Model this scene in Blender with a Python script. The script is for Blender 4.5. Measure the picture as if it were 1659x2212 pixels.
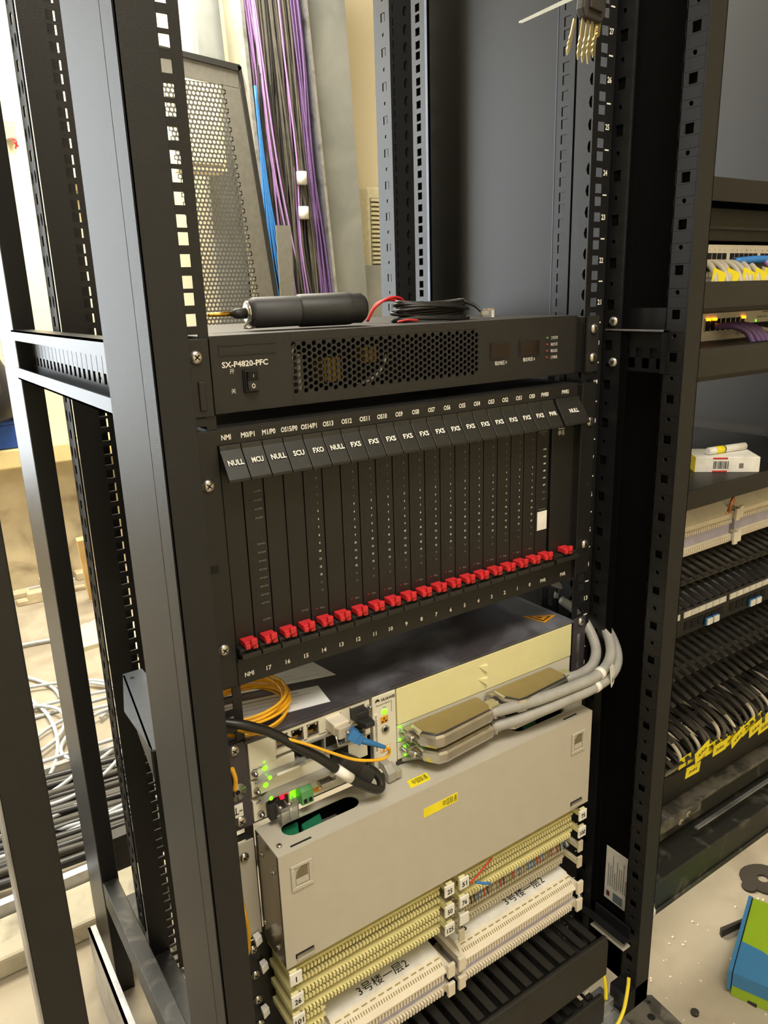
import bpy, math, random
from mathutils import Vector, Matrix

# ---------------------------------------------------------------- camera
SC = bpy.context.scene
COL = SC.collection
for o in list(bpy.data.objects):
    bpy.data.objects.remove(o)
ZO = 110.0          # all lengths below are millimetres; the floor of the room lies at z = -110
random.seed(7)

cam = bpy.data.cameras.new('camera')
cam.sensor_fit = 'HORIZONTAL'
cam.sensor_width = 36.0
cam.lens = 36.0 * 1637.093 / 1659.0
cam.clip_start = 0.02
co = bpy.data.objects.new('camera', cam)
COL.objects.link(co)
RT = ((0.825505328, -0.178539060, 0.535410830), (-0.563585661, -0.210000016, 0.798918767),
      (-0.030201923, -0.961261565, -0.273978186))
M = Matrix(((RT[0][0], -RT[0][1], -RT[0][2]), (RT[1][0], -RT[1][1], -RT[1][2]), (RT[2][0], -RT[2][1], -RT[2][2])))
co.matrix_world = Matrix.Translation((-0.4525361, -0.5911050, 0.9471745 + ZO / 1000)) @ M.to_4x4()
SC.camera = co

# ---------------------------------------------------------------- world, lights, exposure
w = bpy.data.worlds.new('daylight')
SC.world = w
w.use_nodes = True
w.node_tree.nodes['Background'].inputs[0].default_value = (0.86, 0.93, 1.0, 1)
w.node_tree.nodes['Background'].inputs[1].default_value = 1.2

def area(name, loc, target, sx, sy, power, color, spread=180):
    l = bpy.data.lights.new(name, 'AREA')
    l.shape = 'RECTANGLE'; l.size = sx; l.size_y = sy; l.energy = power; l.color = color
    l.spread = math.radians(spread)
    o = bpy.data.objects.new(name, l); COL.objects.link(o)
    p = Vector(loc); o.location = p
    o.rotation_euler = (Vector(target) - p).to_track_quat('-Z', 'Y').to_euler()
    return o
area('window_daylight', (-1.18, 2.46, 1.33), (-0.75, 0.0, 0.9), 1.36, 1.86, 36, (0.90, 0.96, 1.0))
area('overhead_light', (-0.35, -0.95, 2.60), (-0.1, -0.5, 0.0), 1.3, 0.7, 36, (1.0, 0.93, 0.82))
area('overhead_light', (0.15, 1.65, 2.60), (0.2, 2.0, 0.0), 1.2, 0.8, 84, (1.0, 0.93, 0.78))  # added warm light, no fixture seen, brightens the back wall and floor
SC.view_settings.view_transform = 'Standard'
SC.view_settings.look = 'None'
SC.view_settings.gamma = 1.0
SC.view_settings.use_curve_mapping = False
SC.view_settings.exposure = 0.30

# ---------------------------------------------------------------- materials
def lin(c):
    c = c / 255.0
    return c / 12.92 if c <= 0.04045 else ((c + 0.055) / 1.055) ** 2.4
MATS = {}
def mat(name, rgb, rough=0.5, metal=0.0, var=0.10, scale=60, bump=0.0, bscale=900, emit=0.0, alpha=1.0, coat=0.0, stain_sheen=None, trans=0.0, spec=0.5):
    m = bpy.data.materials.new(name); m.use_nodes = True
    nt = m.node_tree; b = nt.nodes['Principled BSDF']
    c = [lin(v) for v in rgb]
    tc = nt.nodes.new('ShaderNodeTexCoord')
    n = nt.nodes.new('ShaderNodeTexNoise'); n.inputs['Scale'].default_value = scale; n.inputs['Detail'].default_value = 4
    nt.links.new(tc.outputs['Object'], n.inputs['Vector'])
    r = nt.nodes.new('ShaderNodeValToRGB')
    r.color_ramp.elements[0].position = 0.3; r.color_ramp.elements[1].position = 0.7
    r.color_ramp.elements[0].color = [v * (1 - var) for v in c] + [1]
    r.color_ramp.elements[1].color = [min(1, v * (1 + var)) for v in c] + [1]
    nt.links.new(n.outputs['Fac'], r.inputs[0])
    out = r.outputs[0]
    if stain_sheen:   # (rgb, scale, low, high): patches of dust, dirt or painted reflection with a shape of their own
        srgb, sscale, lo, hi = stain_sheen
        n2 = nt.nodes.new('ShaderNodeTexNoise'); n2.inputs['Scale'].default_value = sscale; n2.inputs['Detail'].default_value = 6
        n2.inputs['Distortion'].default_value = 0.6
        nt.links.new(tc.outputs['Object'], n2.inputs['Vector'])
        mr = nt.nodes.new('ShaderNodeMapRange'); mr.inputs['From Min'].default_value = lo; mr.inputs['From Max'].default_value = hi
        nt.links.new(n2.outputs['Fac'], mr.inputs['Value'])
        mx = nt.nodes.new('ShaderNodeMix'); mx.data_type = 'RGBA'
        nt.links.new(mr.outputs[0], mx.inputs[0]); nt.links.new(out, mx.inputs[6])
        mx.inputs[7].default_value = [lin(v) for v in srgb] + [1]
        out = mx.outputs[2]
    nt.links.new(out, b.inputs['Base Color'])
    b.inputs['Roughness'].default_value = rough; b.inputs['Metallic'].default_value = metal
    b.inputs['Coat Weight'].default_value = coat; b.inputs['Specular IOR Level'].default_value = spec
    if bump > 0:
        nb = nt.nodes.new('ShaderNodeTexNoise'); nb.inputs['Scale'].default_value = bscale; nb.inputs['Detail'].default_value = 2
        nt.links.new(tc.outputs['Object'], nb.inputs['Vector'])
        bp = nt.nodes.new('ShaderNodeBump'); bp.inputs['Strength'].default_value = bump; bp.inputs['Distance'].default_value = 0.001
        nt.links.new(nb.outputs['Fac'], bp.inputs['Height']); nt.links.new(bp.outputs[0], b.inputs['Normal'])
    if emit:
        nt.links.new(out, b.inputs['Emission Color']); b.inputs['Emission Strength'].default_value = emit
    if trans:
        b.inputs['Transmission Weight'].default_value = trans; b.inputs['IOR'].default_value = 1.25
    MATS[name] = m
    return m

mat('black_paint', (20, 20, 21), 0.42, bump=0.25, bscale=1500)
mat('black_gloss', (20, 21, 23), 0.38, bump=0.12, bscale=1200)
mat('post_paint', (24, 24, 25), 0.52, spec=0.45, bump=0.2, bscale=1500)
mat('panel_black', (12, 12, 12), 0.42, bump=0.05, bscale=800)
mat('psu_black', (34, 32, 30), 0.5, bump=0.3, bscale=1600)
mat('pbx_black', (27, 26, 24), 0.45, bump=0.2, bscale=1600)
mat('pbx_flap', (36, 35, 31), 0.40, bump=0.1, bscale=1600)
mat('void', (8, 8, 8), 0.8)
mat('white_print', (235, 232, 222), 0.6)
mat('grey_print', (120, 118, 110), 0.6)
mat('black_print', (25, 25, 25), 0.6)
mat('screw_steel', (205, 200, 190), 0.28, 0.95)
mat('hood_top', (158, 142, 100), 0.38, 0.55, var=0.04)
mat('edge_grey', (96, 102, 112), 0.4, 0.6)
mat('steel', (190, 186, 176), 0.25, 0.9, bump=0.05)
mat('nickel', (204, 202, 196), 0.17, 0.95)
mat('galvanised', (190, 192, 195), 0.38, 0.8, stain_sheen=((120, 120, 118), 14, 0.5, 0.75))
mat('red_plastic', (205, 45, 50), 0.35)
mat('green_dim', (80, 110, 60), 0.5)
mat('red_dim', (120, 40, 36), 0.5)
mat('led_green', (110, 255, 20), 0.4, emit=2.0)
mat('led_red', (255, 20, 50), 0.4, emit=1.5)
mat('led_orange', (255, 140, 15), 0.4, emit=4.0)
mat('display_dark', (28, 16, 14), 0.15)
mat('yellow_part', (190, 150, 40), 0.5)
mat('chassis_top', (66, 62, 66), 0.36, bump=0.12, bscale=1200, stain_sheen=((112, 114, 122), 9, 0.46, 0.62))  # patches paint in bluish reflections along with real smears
mat('chassis_ear', (62, 56, 62), 0.45, bump=0.15)
mat('board_white', (222, 218, 200), 0.45, var=0.03)
mat('matte_shade_black', (6, 6, 6), 0.9, spec=0.08)  # near-black that paints in shade on webs, backings and hollows
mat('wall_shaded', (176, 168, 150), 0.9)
mat('cream_panel', (226, 220, 168), 0.5, var=0.02, bump=0.1)
mat('bar_grey', (168, 166, 158), 0.35, 0.4)
mat('cover_beige', (188, 182, 168), 0.45, var=0.02, bump=0.12, bscale=2200)
mat('cover_side', (150, 140, 122), 0.18, 0.7)
mat('label_yellow', (246, 226, 36), 0.5)
mat('block_cream', (226, 218, 160), 0.5, var=0.06)
mat('block_white', (228, 218, 198), 0.5, var=0.05)
mat('block_greyish', (198, 190, 165), 0.5, var=0.05)
mat('groove_cream', (150, 142, 90), 0.6)
mat('groove_lavender', (178, 174, 196), 0.5)
mat('tag_white', (236, 234, 226), 0.5)
mat('fibre_yellow', (240, 180, 40), 0.38)
mat('cable_yellow', (238, 214, 40), 0.4)
mat('cable_grey', (160, 158, 152), 0.45)
mat('cable_beige', (188, 180, 160), 0.45)
mat('cable_black', (30, 29, 28), 0.38)
mat('cable_black_dusty', (74, 70, 62), 0.6, var=0.3, scale=20)
mat('cable_purple', (166, 128, 184), 0.45)
mat('cable_purple_dark', (110, 82, 132), 0.45)
mat('cable_blue', (52, 120, 190), 0.45)
mat('cable_red', (196, 40, 40), 0.4)
mat('cable_light', (188, 192, 196), 0.45)
mat('copper', (190, 120, 80), 0.3, 0.9)
mat('gold', (220, 170, 70), 0.25, 0.95)
mat('plug_blue', (44, 112, 172), 0.35)
mat('green_block', (86, 150, 90), 0.4)
mat('green_dark', (18, 104, 72), 0.45)
mat('clear_plastic', (225, 225, 220), 0.12, trans=0.85)
mat('rubber_black', (38, 38, 38), 0.5, bump=0.1)
mat('rubber_grey', (60, 60, 62), 0.55)
mat('warn_orange', (222, 150, 30), 0.5)
mat('paper', (238, 240, 240), 0.55, var=0.05)
mat('paper_print', (120, 128, 134), 0.6)
mat('concrete_floor', (172, 161, 140), 0.85, var=0.08, scale=9, bump=0.35, bscale=160, stain_sheen=((148, 136, 116), 7, 0.45, 0.7))
mat('wall_cream', (238, 228, 200), 0.9, var=0.03, scale=2, bump=0.08, bscale=60)
mat('wall_rough', (206, 192, 160), 0.95, var=0.15, scale=9, bump=0.8, bscale=40, stain_sheen=((150, 132, 104), 6, 0.5, 0.66))
mat('kerb_grey', (176, 168, 146), 0.85, var=0.15, scale=14, bump=0.6, bscale=60, stain_sheen=((120, 112, 96), 9, 0.5, 0.66))
mat('stone_ledge', (226, 206, 150), 0.7, var=0.08, scale=12)
mat('ceiling_white', (225, 222, 214), 0.9)
mat('duct_metal', (138, 142, 140), 0.42, 0.3, var=0.12, scale=3, stain_sheen=((160, 162, 158), 4, 0.42, 0.66), bump=0.05, bscale=20)
mat('tray_metal', (176, 172, 150), 0.35, 0.7, var=0.1, scale=8)
mat('door_grey', (120, 118, 110), 0.5)
mat('door_edge', (44, 44, 42), 0.5)
mat('mesh_grey', (92, 90, 84), 0.5)
mat('box_white', (232, 224, 196), 0.6)
mat('cabinet_cream', (222, 212, 180), 0.7)
mat('ac_cream', (214, 206, 172), 0.6)
mat('ac_dark', (120, 116, 98), 0.7)
mat('shelf_dark', (17, 17, 18), 0.45, bump=0.2)
mat('manager_dark', (31, 30, 27), 0.5, bump=0.15)
mat('finger_dark', (42, 40, 37), 0.25)
mat('beam_dark', (42, 42, 39), 0.45, bump=0.15, stain_sheen=((86, 84, 76), 30, 0.55, 0.7))
mat('beam_dusty', (98, 94, 84), 0.6, stain_sheen=((60, 58, 52), 40, 0.45, 0.6))
mat('box_green', (150, 184, 40), 0.4, var=0.12, scale=6)
mat('box_blue', (64, 128, 178), 0.4, var=0.03)
mat('box_lime', (196, 206, 50), 0.4, var=0.03)
mat('knockout', (52, 46, 40), 0.6, bump=0.5, bscale=400)
mat('bag_black', (34, 34, 38), 0.45, bump=0.2, bscale=60)
mat('crate_blue', (40, 80, 160), 0.5)
mat('leather', (50, 46, 42), 0.5, bump=0.2)
mat('key_brass', (206, 190, 140), 0.3, 0.9)
mat('putty', (196, 204, 200), 0.35)
mat('wood', (222, 188, 128), 0.7, var=0.15, scale=14)
mat('plastic_sheet', (220, 212, 180), 0.3)
mat('glass_pane', (255, 255, 255), 0.02, trans=1.0, var=0)
mat('pcb_green', (40, 90, 60), 0.4)

# ---------------------------------------------------------------- mesh builder (millimetres)
TXT = {}
def text_geo(s):
    if s in TXT: return TXT[s]
    c = bpy.data.curves.new('t', 'FONT'); c.body = s; c.resolution_u = 2; c.size = 1.0; c.offset = 0.0 if any(ord(q) > 0x2e80 for q in s) else 0.026
    o = bpy.data.objects.new('t', c)
    COL.objects.link(o)
    me = o.to_mesh()
    vs = [(v.co.x, v.co.y) for v in me.vertices]; fs = [tuple(p.vertices) for p in me.polygons]
    o.to_mesh_clear(); bpy.data.objects.remove(o); bpy.data.curves.remove(c)
    xs = [v[0] for v in vs] or [0]; ys = [v[1] for v in vs] or [0]
    TXT[s] = (vs, fs, min(xs), max(xs), min(ys), max(ys))
    return TXT[s]

class MB:
    def __init__(self, *mats):
        self.v = []; self.f = []; self.mi = []; self.sm = []
        self.mats = list(mats) or ['black_paint']; self.m = 0
        self.fr()
    def fr(self, o=(0, 0, 0), U=(1, 0, 0), V=(0, 1, 0), W=(0, 0, 1)):
        self.o, self.U, self.V_, self.W = Vector(o), Vector(U), Vector(V), Vector(W); return self
    def use(self, name):
        if name not in self.mats: self.mats.append(name)
        self.m = self.mats.index(name); return self
    def vt(self, p):
        self.v.append(self.o + self.U * p[0] + self.V_ * p[1] + self.W * p[2]); return len(self.v) - 1
    def face(self, idx, smooth=False):
        self.f.append(tuple(idx)); self.mi.append(self.m); self.sm.append(smooth)
    def box(self, a, b, c, d, e, f):
        i = [self.vt(p) for p in ((a, c, e), (b, c, e), (b, d, e), (a, d, e), (a, c, f), (b, c, f), (b, d, f), (a, d, f))]
        for q in ((3, 2, 1, 0), (4, 5, 6, 7), (0, 1, 5, 4), (1, 2, 6, 5), (2, 3, 7, 6), (3, 0, 4, 7)):
            self.face([i[k] for k in q])
        return self
    def quad(self, *pts):
        self.face([self.vt(p) for p in pts]); return self
    def prism(self, poly, h0, h1, smooth=False):      # poly in (u, v), extruded along w
        n = len(poly)
        a = [self.vt((p[0], p[1], h0)) for p in poly]; b = [self.vt((p[0], p[1], h1)) for p in poly]
        self.face(a[::-1]); self.face(b)
        for k in range(n): self.face((a[k], a[(k + 1) % n], b[(k + 1) % n], b[k]), smooth)
        return self
    def cell(self, u0, u1, v0, v1, w0, w1, hw, hh, n=4, rot=0.0, cu=None, cv=None):
        """a rectangular piece of sheet with one hole through it"""
        cu = (u0 + u1) / 2 if cu is None else cu; cv = (v0 + v1) / 2 if cv is None else cv
        ring = []
        for k in range(n):
            t = 2 * math.pi * (k + (0.5 if n == 4 else 0)) / n
            c, s = math.cos(t), math.sin(t); q = max(abs(c), abs(s))
            ou = cu + (u1 - cu if c > 0 else cu - u0) * c / q
            ov = cv + (v1 - cv if s > 0 else cv - v0) * s / q
            if n == 4: iu, iv = cu + hw * (1 if c > 0 else -1), cv + hh * (1 if s > 0 else -1)
            else: iu, iv = cu + hw * c, cv + hh * s
            ring.append((ou, ov, iu, iv))
        A = [[self.vt((r[0], r[1], w0)), self.vt((r[2], r[3], w0)), self.vt((r[2], r[3], w1)), self.vt((r[0], r[1], w1))] for r in ring]
        # corners of the sheet that fall between ring points
        for k in range(n):
            p, q = A[k], A[(k + 1) % n]
            self.face((p[0], q[0], q[1], p[1])); self.face((p[3], p[2], q[2], q[3]))
            self.face((p[1], q[1], q[2], p[2]))
        if n % 8 == 0 or n == 4: pass
        return self
    def strip(self, u0, u1, v0, v1, w0, w1, holes, n=4):
        """sheet strip along v with holes [(cv, half_u, half_v, n)] down its middle"""
        cur = v0
        for (cv, hu, hv, nn) in sorted(holes):
            m = 1.4
            a, b = cv - hv - m, cv + hv + m
            if a < cur or b > v1: continue
            if a > cur: self.box(u0, u1, cur, a, w0, w1)
            if nn == 88:
                um = (u0 + u1) / 2
                self.cell(u0, um, a, b, w0, w1, hu, hv, 8); self.cell(um, u1, a, b, w0, w1, hu, hv, 8)
            else: self.cell(u0, u1, a, b, w0, w1, hu, hv, nn)
            # sheet edges
            for uu in (u0, u1): self.quad((uu, a, w0), (uu, b, w0), (uu, b, w1), (uu, a, w1))
            cur = b
        if cur < v1: self.box(u0, u1, cur, v1, w0, w1)
        return self
    def cyl(self, p0, p1, r0, r1=None, n=16, caps=True):
        r1 = r0 if r1 is None else r1
        p0 = Vector(p0); p1 = Vector(p1); d = (p1 - p0).normalized()
        a = d.orthogonal().normalized(); b = d.cross(a)
        A = []; B = []
        for k in range(n):
            t = 2 * math.pi * k / n; e = a * math.cos(t) + b * math.sin(t)
            A.append(self.vt(p0 + e * r0)); B.append(self.vt(p1 + e * r1))
        for k in range(n): self.face((A[k], A[(k + 1) % n], B[(k + 1) % n], B[k]), True)
        if caps: self.face(A[::-1]); self.face(B)
        return self
    def lathe(self, p0, d, prof, n=20):      # prof: (distance along d, radius)
        p0 = Vector(p0); d = Vector(d).normalized(); a = d.orthogonal().normalized(); b = d.cross(a)
        rings = []
        for (h, r) in prof:
            rings.append([self.vt(p0 + d * h + (a * math.cos(2 * math.pi * k / n) + b * math.sin(2 * math.pi * k / n)) * r) for k in range(n)])
        for i in range(len(rings) - 1):
            for k in range(n): self.face((rings[i][k], rings[i][(k + 1) % n], rings[i + 1][(k + 1) % n], rings[i + 1][k]), True)
        self.face(rings[0][::-1]); self.face(rings[-1])
        return self
    def tube(self, pts, r, n=8, sub=6, flat=None):
        P = [Vector(p) for p in pts]
        if sub > 1 and len(P) > 2:
            Q = []
            E = [P[0] * 2 - P[1]] + P + [P[-1] * 2 - P[-2]]
            for i in range(1, len(E) - 2):
                for s in range(sub):
                    t = s / sub
                    a, b, c, d = E[i - 1], E[i], E[i + 1], E[i + 2]
                    Q.append(0.5 * ((2 * b) + (c - a) * t + (2 * a - 5 * b + 4 * c - d) * t * t + (3 * b - a - 3 * c + d) * t ** 3))
            Q.append(P[-1]); P = Q
        rings = []; up = None
        for i, p in enumerate(P):
            d = (P[min(i + 1, len(P) - 1)] - P[max(i - 1, 0)])
            if d.length < 1e-6: d = Vector((0, 0, 1))
            d.normalize()
            if up is None: up = d.orthogonal().normalized()
            up = (up - d * up.dot(d))
            if up.length < 1e-4: up = d.orthogonal()
            up.normalize(); sd = d.cross(up)
            rings.append([self.vt(p + (up * math.cos(2 * math.pi * k / n) + sd * math.sin(2 * math.pi * k / n)) * r) for k in range(n)])
        for i in range(len(rings) - 1):
            for k in range(n): self.face((rings[i][k], rings[i][(k + 1) % n], rings[i + 1][(k + 1) % n], rings[i + 1][k]), True)
        self.face(rings[0][::-1]); self.face(rings[-1])
        return self
    def text(self, s, pos, size, right=(1, 0, 0), up=(0, 0, 1), align='C', width=None):
        """flat lettering; size = height of a capital in mm; width squeezes it"""
        vs, fs, x0, x1, y0, y1 = text_geo(s)
        k = size / 0.70
        kx = k if not width else width / max(1e-6, (x1 - x0))
        ox = (x0 + x1) / 2 if align == 'C' else x0
        R_, U_ = Vector(right), Vector(up); p = Vector(pos)
        base = len(self.v)
        for (x, y) in vs: self.vt(p + R_ * ((x - ox) * kx) + U_ * ((y - 0.35) * k))
        for f in fs: self.face([base + i for i in f])
        return self
    def build(self, name, parent=None, bevel=0, **kw):
        loc = parent['mmloc'] if parent is not None and 'mmloc' in parent.keys() else (0, 0, 0)
        own = kw.get('at')
        base = Vector(own) if own else Vector(loc)
        me = bpy.data.meshes.new(name)
        me.from_pydata([((v - base) * 0.001) for v in self.v], [], self.f)
        for mn in self.mats: me.materials.append(MATS[mn])
        me.polygons.foreach_set('material_index', self.mi)
        me.polygons.foreach_set('use_smooth', self.sm)
        me.update()
        o = bpy.data.objects.new(name, me); COL.objects.link(o)
        if parent is not None:
            o.parent = parent
            pl = Vector(parent['mmloc'])
            o.location = (base - pl) * 0.001
            o['mmloc'] = tuple(base)
        else:
            o.location = (base.x * 0.001, base.y * 0.001, (base.z + ZO) * 0.001)
            o['mmloc'] = tuple(base)
        if bevel:
            b = o.modifiers.new('bevel', 'BEVEL'); b.width = bevel * 0.001; b.segments = 2; b.limit_method = 'ANGLE'; b.angle_limit = 0.9
        return o

def thing(name, label, cat, at=(0, 0, 0), group=None):
    o = bpy.data.objects.new(name, None); COL.objects.link(o)
    o.empty_display_size = 0.02
    o.location = (at[0] * 0.001, at[1] * 0.001, (at[2] + ZO) * 0.001)
    o['mmloc'] = tuple(float(a) for a in at)
    o['label'] = label; o['category'] = cat
    if group: o['group'] = group
    return o
def tag(o, label, cat, group=None, kind=None):
    o['label'] = label; o['category'] = cat
    if group: o['group'] = group
    if kind: o['kind'] = kind
    return o
def struct(o):
    o['kind'] = 'structure'; return o
def dup(root, dx=(0, 0, 0), label=None, group=None):
    r = root.copy(); COL.objects.link(r)
    r.location = root.location + Vector(dx) * 0.001
    if label: r['label'] = label
    if group: r['group'] = group
    for ch in root.children:
        c = ch.copy(); COL.objects.link(c); c.parent = r
        for g in ch.children:
            d = g.copy(); COL.objects.link(d); d.parent = c
    return r
def pcopy(o, parent, d=(0, 0, 0)):     # copy of one part, moved by d mm
    c = o.copy(); COL.objects.link(c); c.parent = parent
    c.location = o.location + Vector(d) * 0.001
    return c

U = 44.45
def uz(n, h=0): return n * U + h * 15.875     # height of rack unit n, hole h = -1, 0, 1

def screw(parent, x, y, z, r=4.9, name='screw', m='screw_steel', d=(0, -1, 0), h=3.2):
    b = MB(m)
    d = Vector(d)
    p = Vector((x, y, z))
    b.lathe(p, d, [(0, r), (h * 0.35, r * 0.98), (h * 0.75, r * 0.78), (h, r * 0.42)], 14)
    b.use('void')
    a = d.orthogonal().normalized(); c = d.cross(a)
    for (e1, e2) in ((a, c), (c, a)):
        q = p + d * (h * 1.02)
        b.quad(q + e1 * r * 0.5 + e2 * r * 0.1, q - e1 * r * 0.5 + e2 * r * 0.1, q - e1 * r * 0.5 - e2 * r * 0.1, q + e1 * r * 0.5 - e2 * r * 0.1)
    return b.build(name, parent)
# ================================================================ the room
b = MB('concrete_floor'); b.box(-1950, 3000, -2000, 2500, -160, -110); struct(b.build('floor'))
WX0, WX1, WZ0, WZ1 = -1880, -480, 290, 2150
b = MB('wall_cream'); b.box(WX1, 3100, 2500, 2600, 455, 2700); b.box(-2050, WX0, 2500, 2600, 455, 2700); b.box(WX0, WX1, 2500, 2600, WZ1, 2700)
b.use('wall_rough'); b.box(-2050, 3100, 2508, 2600, -110, WZ0); b.box(WX1, 3100, 2508, 2600, WZ0, 455); b.box(-2050, WX0, 2508, 2600, WZ0, 455)
struct(b.build('wall_back'))
# rough stone courses of the ledge below the cream wall
b = MB('stone_ledge')
for i in range(10):
    x = -470 + i * 330; dz = random.uniform(-6, 6)
    b.box(x, x + 322, 2390 + random.uniform(-8, 8), 2510, 385 + dz, 455 + dz)
struct(b.build('trim_1', bevel=6))
b = MB('wall_rough')
for i in range(60):
    x = random.uniform(-1200, 900); y = random.uniform(2330, 2490); r = random.uniform(12, 60)
    b.fr((x, y, -110)); b.box(-r, r, -r * .6, r * .6, 0, r * random.uniform(0.4, 1.1))
b.fr(); o = b.build('rubble', bevel=5); tag(o, 'broken plaster and stone rubble along the foot of the back wall', 'rubble', kind='stuff')
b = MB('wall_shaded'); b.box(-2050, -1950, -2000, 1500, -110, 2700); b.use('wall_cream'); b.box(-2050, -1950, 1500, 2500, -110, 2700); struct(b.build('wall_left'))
f = MB('bar_grey')
for x in (WX0, -1200, WX1 - 40): f.box(x, x + 40, 2530, 2580, WZ0, WZ1)
for z in (WZ0, WZ1 - 40): f.box(WX0, WX1, 2532, 2578, z, z + 40)
w1 = struct(f.build('window_1'))
f = MB('glass_pane'); f.box(WX0 + 40, -1200, 2552, 2556, WZ0 + 40, WZ1 - 40); f.build('pane', w1)
f = MB('glass_pane'); f.box(-1160, WX1 - 40, 2552, 2556, WZ0 + 40, WZ1 - 40); f.build('pane', w1)
b = MB('wall_cream'); b.box(3000, 3100, -2000, 2600, -110, 2700); struct(b.build('wall_right'))
b = MB('wall_cream'); b.box(-2050, 3100, -2100, -2000, -110, 2700); struct(b.build('wall_front'))
b = MB('ceiling_white'); b.box(-2050, 3100, -2100, 2600, 2700, 2750); struct(b.build('ceiling'))

# ================================================================ main rack frame
rack = thing('equipment_rack', 'black open steel equipment rack with numbered mounting rails, holding the power unit and line cards', 'rack', (0, 0, 0))
ZT = 1880.0
def frame_post(x_in, x_out, y0, y1, name='frame_post', holes_face=True, parent=rack, mt='black_gloss', zb=0, zt=ZT):
    """rack post: the flat front face, the wide outer side, and the holed inner side"""
    b = MB(mt)
    s = 1 if x_out > x_in else -1
    t = 2.0
    xa, xb = min(x_in, x_out), max(x_in, x_out)
    b.box(xa, xb, y0, y0 + t, zb, zt)                                  # front face
    if s > 0: b.box(x_out - t, x_out, y0, y1, zb, zt)
    else: b.box(x_out, x_out + t, y0, y1, zb, zt)
    # inner side, narrow, with alternating square and round holes
    b.fr((x_in, y0 + t, 0), (0, 1, 0), (0, 0, 1), (s, 0, 0))
    hs = []
    k = 0; z = zb + 30.2
    while z < zt - 30:
        hs.append((z, 4.8, 4.8, 4) if k % 2 == 0 else (z, 2.4, 2.4, 8)); z += U / 2; k += 1
    if holes_face: b.strip(0, 24, zb, zt, 0, t, hs)
    else: b.box(0, 24, zb, zt, 0, t)
    b.fr()
    b.box(xa, xb, y0 + 24, y0 + 26, zb, zt)                            # back lip
    b.use('void'); b.box(x_in + s * 9 - 0.5, x_in + s * 9 + 0.5, y0 + 3, y0 + 24, zb, zt)  # dark plate added behind the holes to stand for shade inside
    return b.build(name, parent, bevel=1.2)
frame_post(-275, -300, -106, 6, mt='post_paint')
frame_post(264, 291, -98, 6, mt='post_paint')
# plain back posts
def back_post(x_in, x_out, y0, y1, parent=rack, zb=-110, zt=ZT, mt='black_gloss'):
    b = MB(mt); xa, xb = min(x_in, x_out), max(x_in, x_out)
    b.box(xa, xb, y0, y0 + 2, zb, zt)
    b.box(x_out - 2 if x_out > 0 else x_out, x_out if x_out > 0 else x_out + 2, y0 + 2, y1, zb, zt)
    b.box(xa, xb, y1, y1 + 2, zb, zt)
    s = 1 if x_out > x_in else -1
    b.fr((x_in, y0 + 2, 0), (0, 1, 0), (0, 0, 1), (s, 0, 0))
    b.box(0, 26, zb, zt, 0, 2)
    return b.build('frame_post', parent, bevel=1.2)
back_post(-266, -291, 450, 565)
bp = MB('black_gloss'); bp.box(266, 280, 466, 468, 0, ZT)
bp.fr((266, 440, 0), (0, 1, 0), (0, 0, 1), (1, 0, 0))
hs = []; z = 24.; k = 0
while z < ZT - 20: hs.append((z, 5, 5, 4) if k % 2 == 0 else (z, 2.6, 2.6, 8)); z += U / 2; k += 1
bp.strip(0, 26, 0, ZT, 0, 2, hs); bp.build('frame_post', rack)

def rail(side, y, parent=rack, x0=0.0, back=False, numbers=False, z0=22., z1=ZT - 30, flange2=True):
    """19 inch C rail: holed front flange, web with round holes, holed rear flange"""
    b = MB('black_paint')
    s = side
    holes = []
    nmax = int((z1 - 30) / U)
    for n in range(1, nmax):
        for h in (-1, 0, 1): holes.append((uz(n, h), 4.75, 4.75, 4))
    u0, u1 = (219.5, 250.0)
    for yy in ((y, y + 50) if flange2 else (y,)):
        o = (x0, yy, 0)
        b.fr(o, (s, 0, 0), (0, 0, 1), (0, 1, 0))
        w0 = 219.5 if yy == y else (217.6 if back else 222.0)
        # holes centred on 232.55
        b.strip(w0, 232.55 * 2 - w0, z0, z1, 0, 2, holes)
        b.box(232.55 * 2 - w0, 264 if back and yy == y else u1, z0, z1, 0, 2)
    b.fr((x0 + s * 250, y + 2, 0), (0, 1, 0), (0, 0, 1), (-s, 0, 0))
    wh = [(uz(n, 0) + (8 if i else -14), 5.5, 7.0, 8) for n in range(1, nmax) for i in (0, 1)]
    b.strip(0, 48, z0, z1, 0, 2, wh)
    b.fr()
    r = b.build('mounting_rail', parent)
    if numbers:
        t = MB('white_print')
        for n in range(2, nmax):
            t.text(str(n), (x0 + s * 242.0, y - 0.4, uz(n)), 5.4, width=6.2 if n > 9 else None)
            t.box(x0 + s * 239.5, x0 + s * 245.5, y - 0.5, y - 0.2, uz(n) + 21.5, uz(n) + 22.9)
        t.build('unit_numbers', r)
    return r
rail(1, 0, numbers=True, flange2=False)
rail(-1, 0)
rail(-1, 311, back=True)
def web_strip(x, y0, y1, hc, hu, mt='black_gloss', name='holed_web', n=4, z0=22., z1=ZT - 30, per=(-1, 0, 1), parent=rack):
    b = MB(mt); b.fr((x, 0, 0), (0, 1, 0), (0, 0, 1), (1, 0, 0)); hs = []
    for k in range(1, int((z1 - 30) / U)):
        for h in per: hs.append((uz(k, h) if n == 4 else uz(k, 0) + h * 11, hu, 4.75 if n == 4 else 6.5, n))
    a0, a1 = hc - hu - 4, hc + hu + 4
    b.strip(a0, a1, z0, z1, 0, 2, hs)
    if y0 < a0: b.box(y0, a0, z0, z1, 0, 2)
    if y1 > a1: b.box(a1, y1, z0, z1, 0, 2)
    return b.build(name, parent)
web_strip(249, 54, 80, 67, 4.75)
web_strip(249, 322, 352, 338, 4.75)
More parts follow.
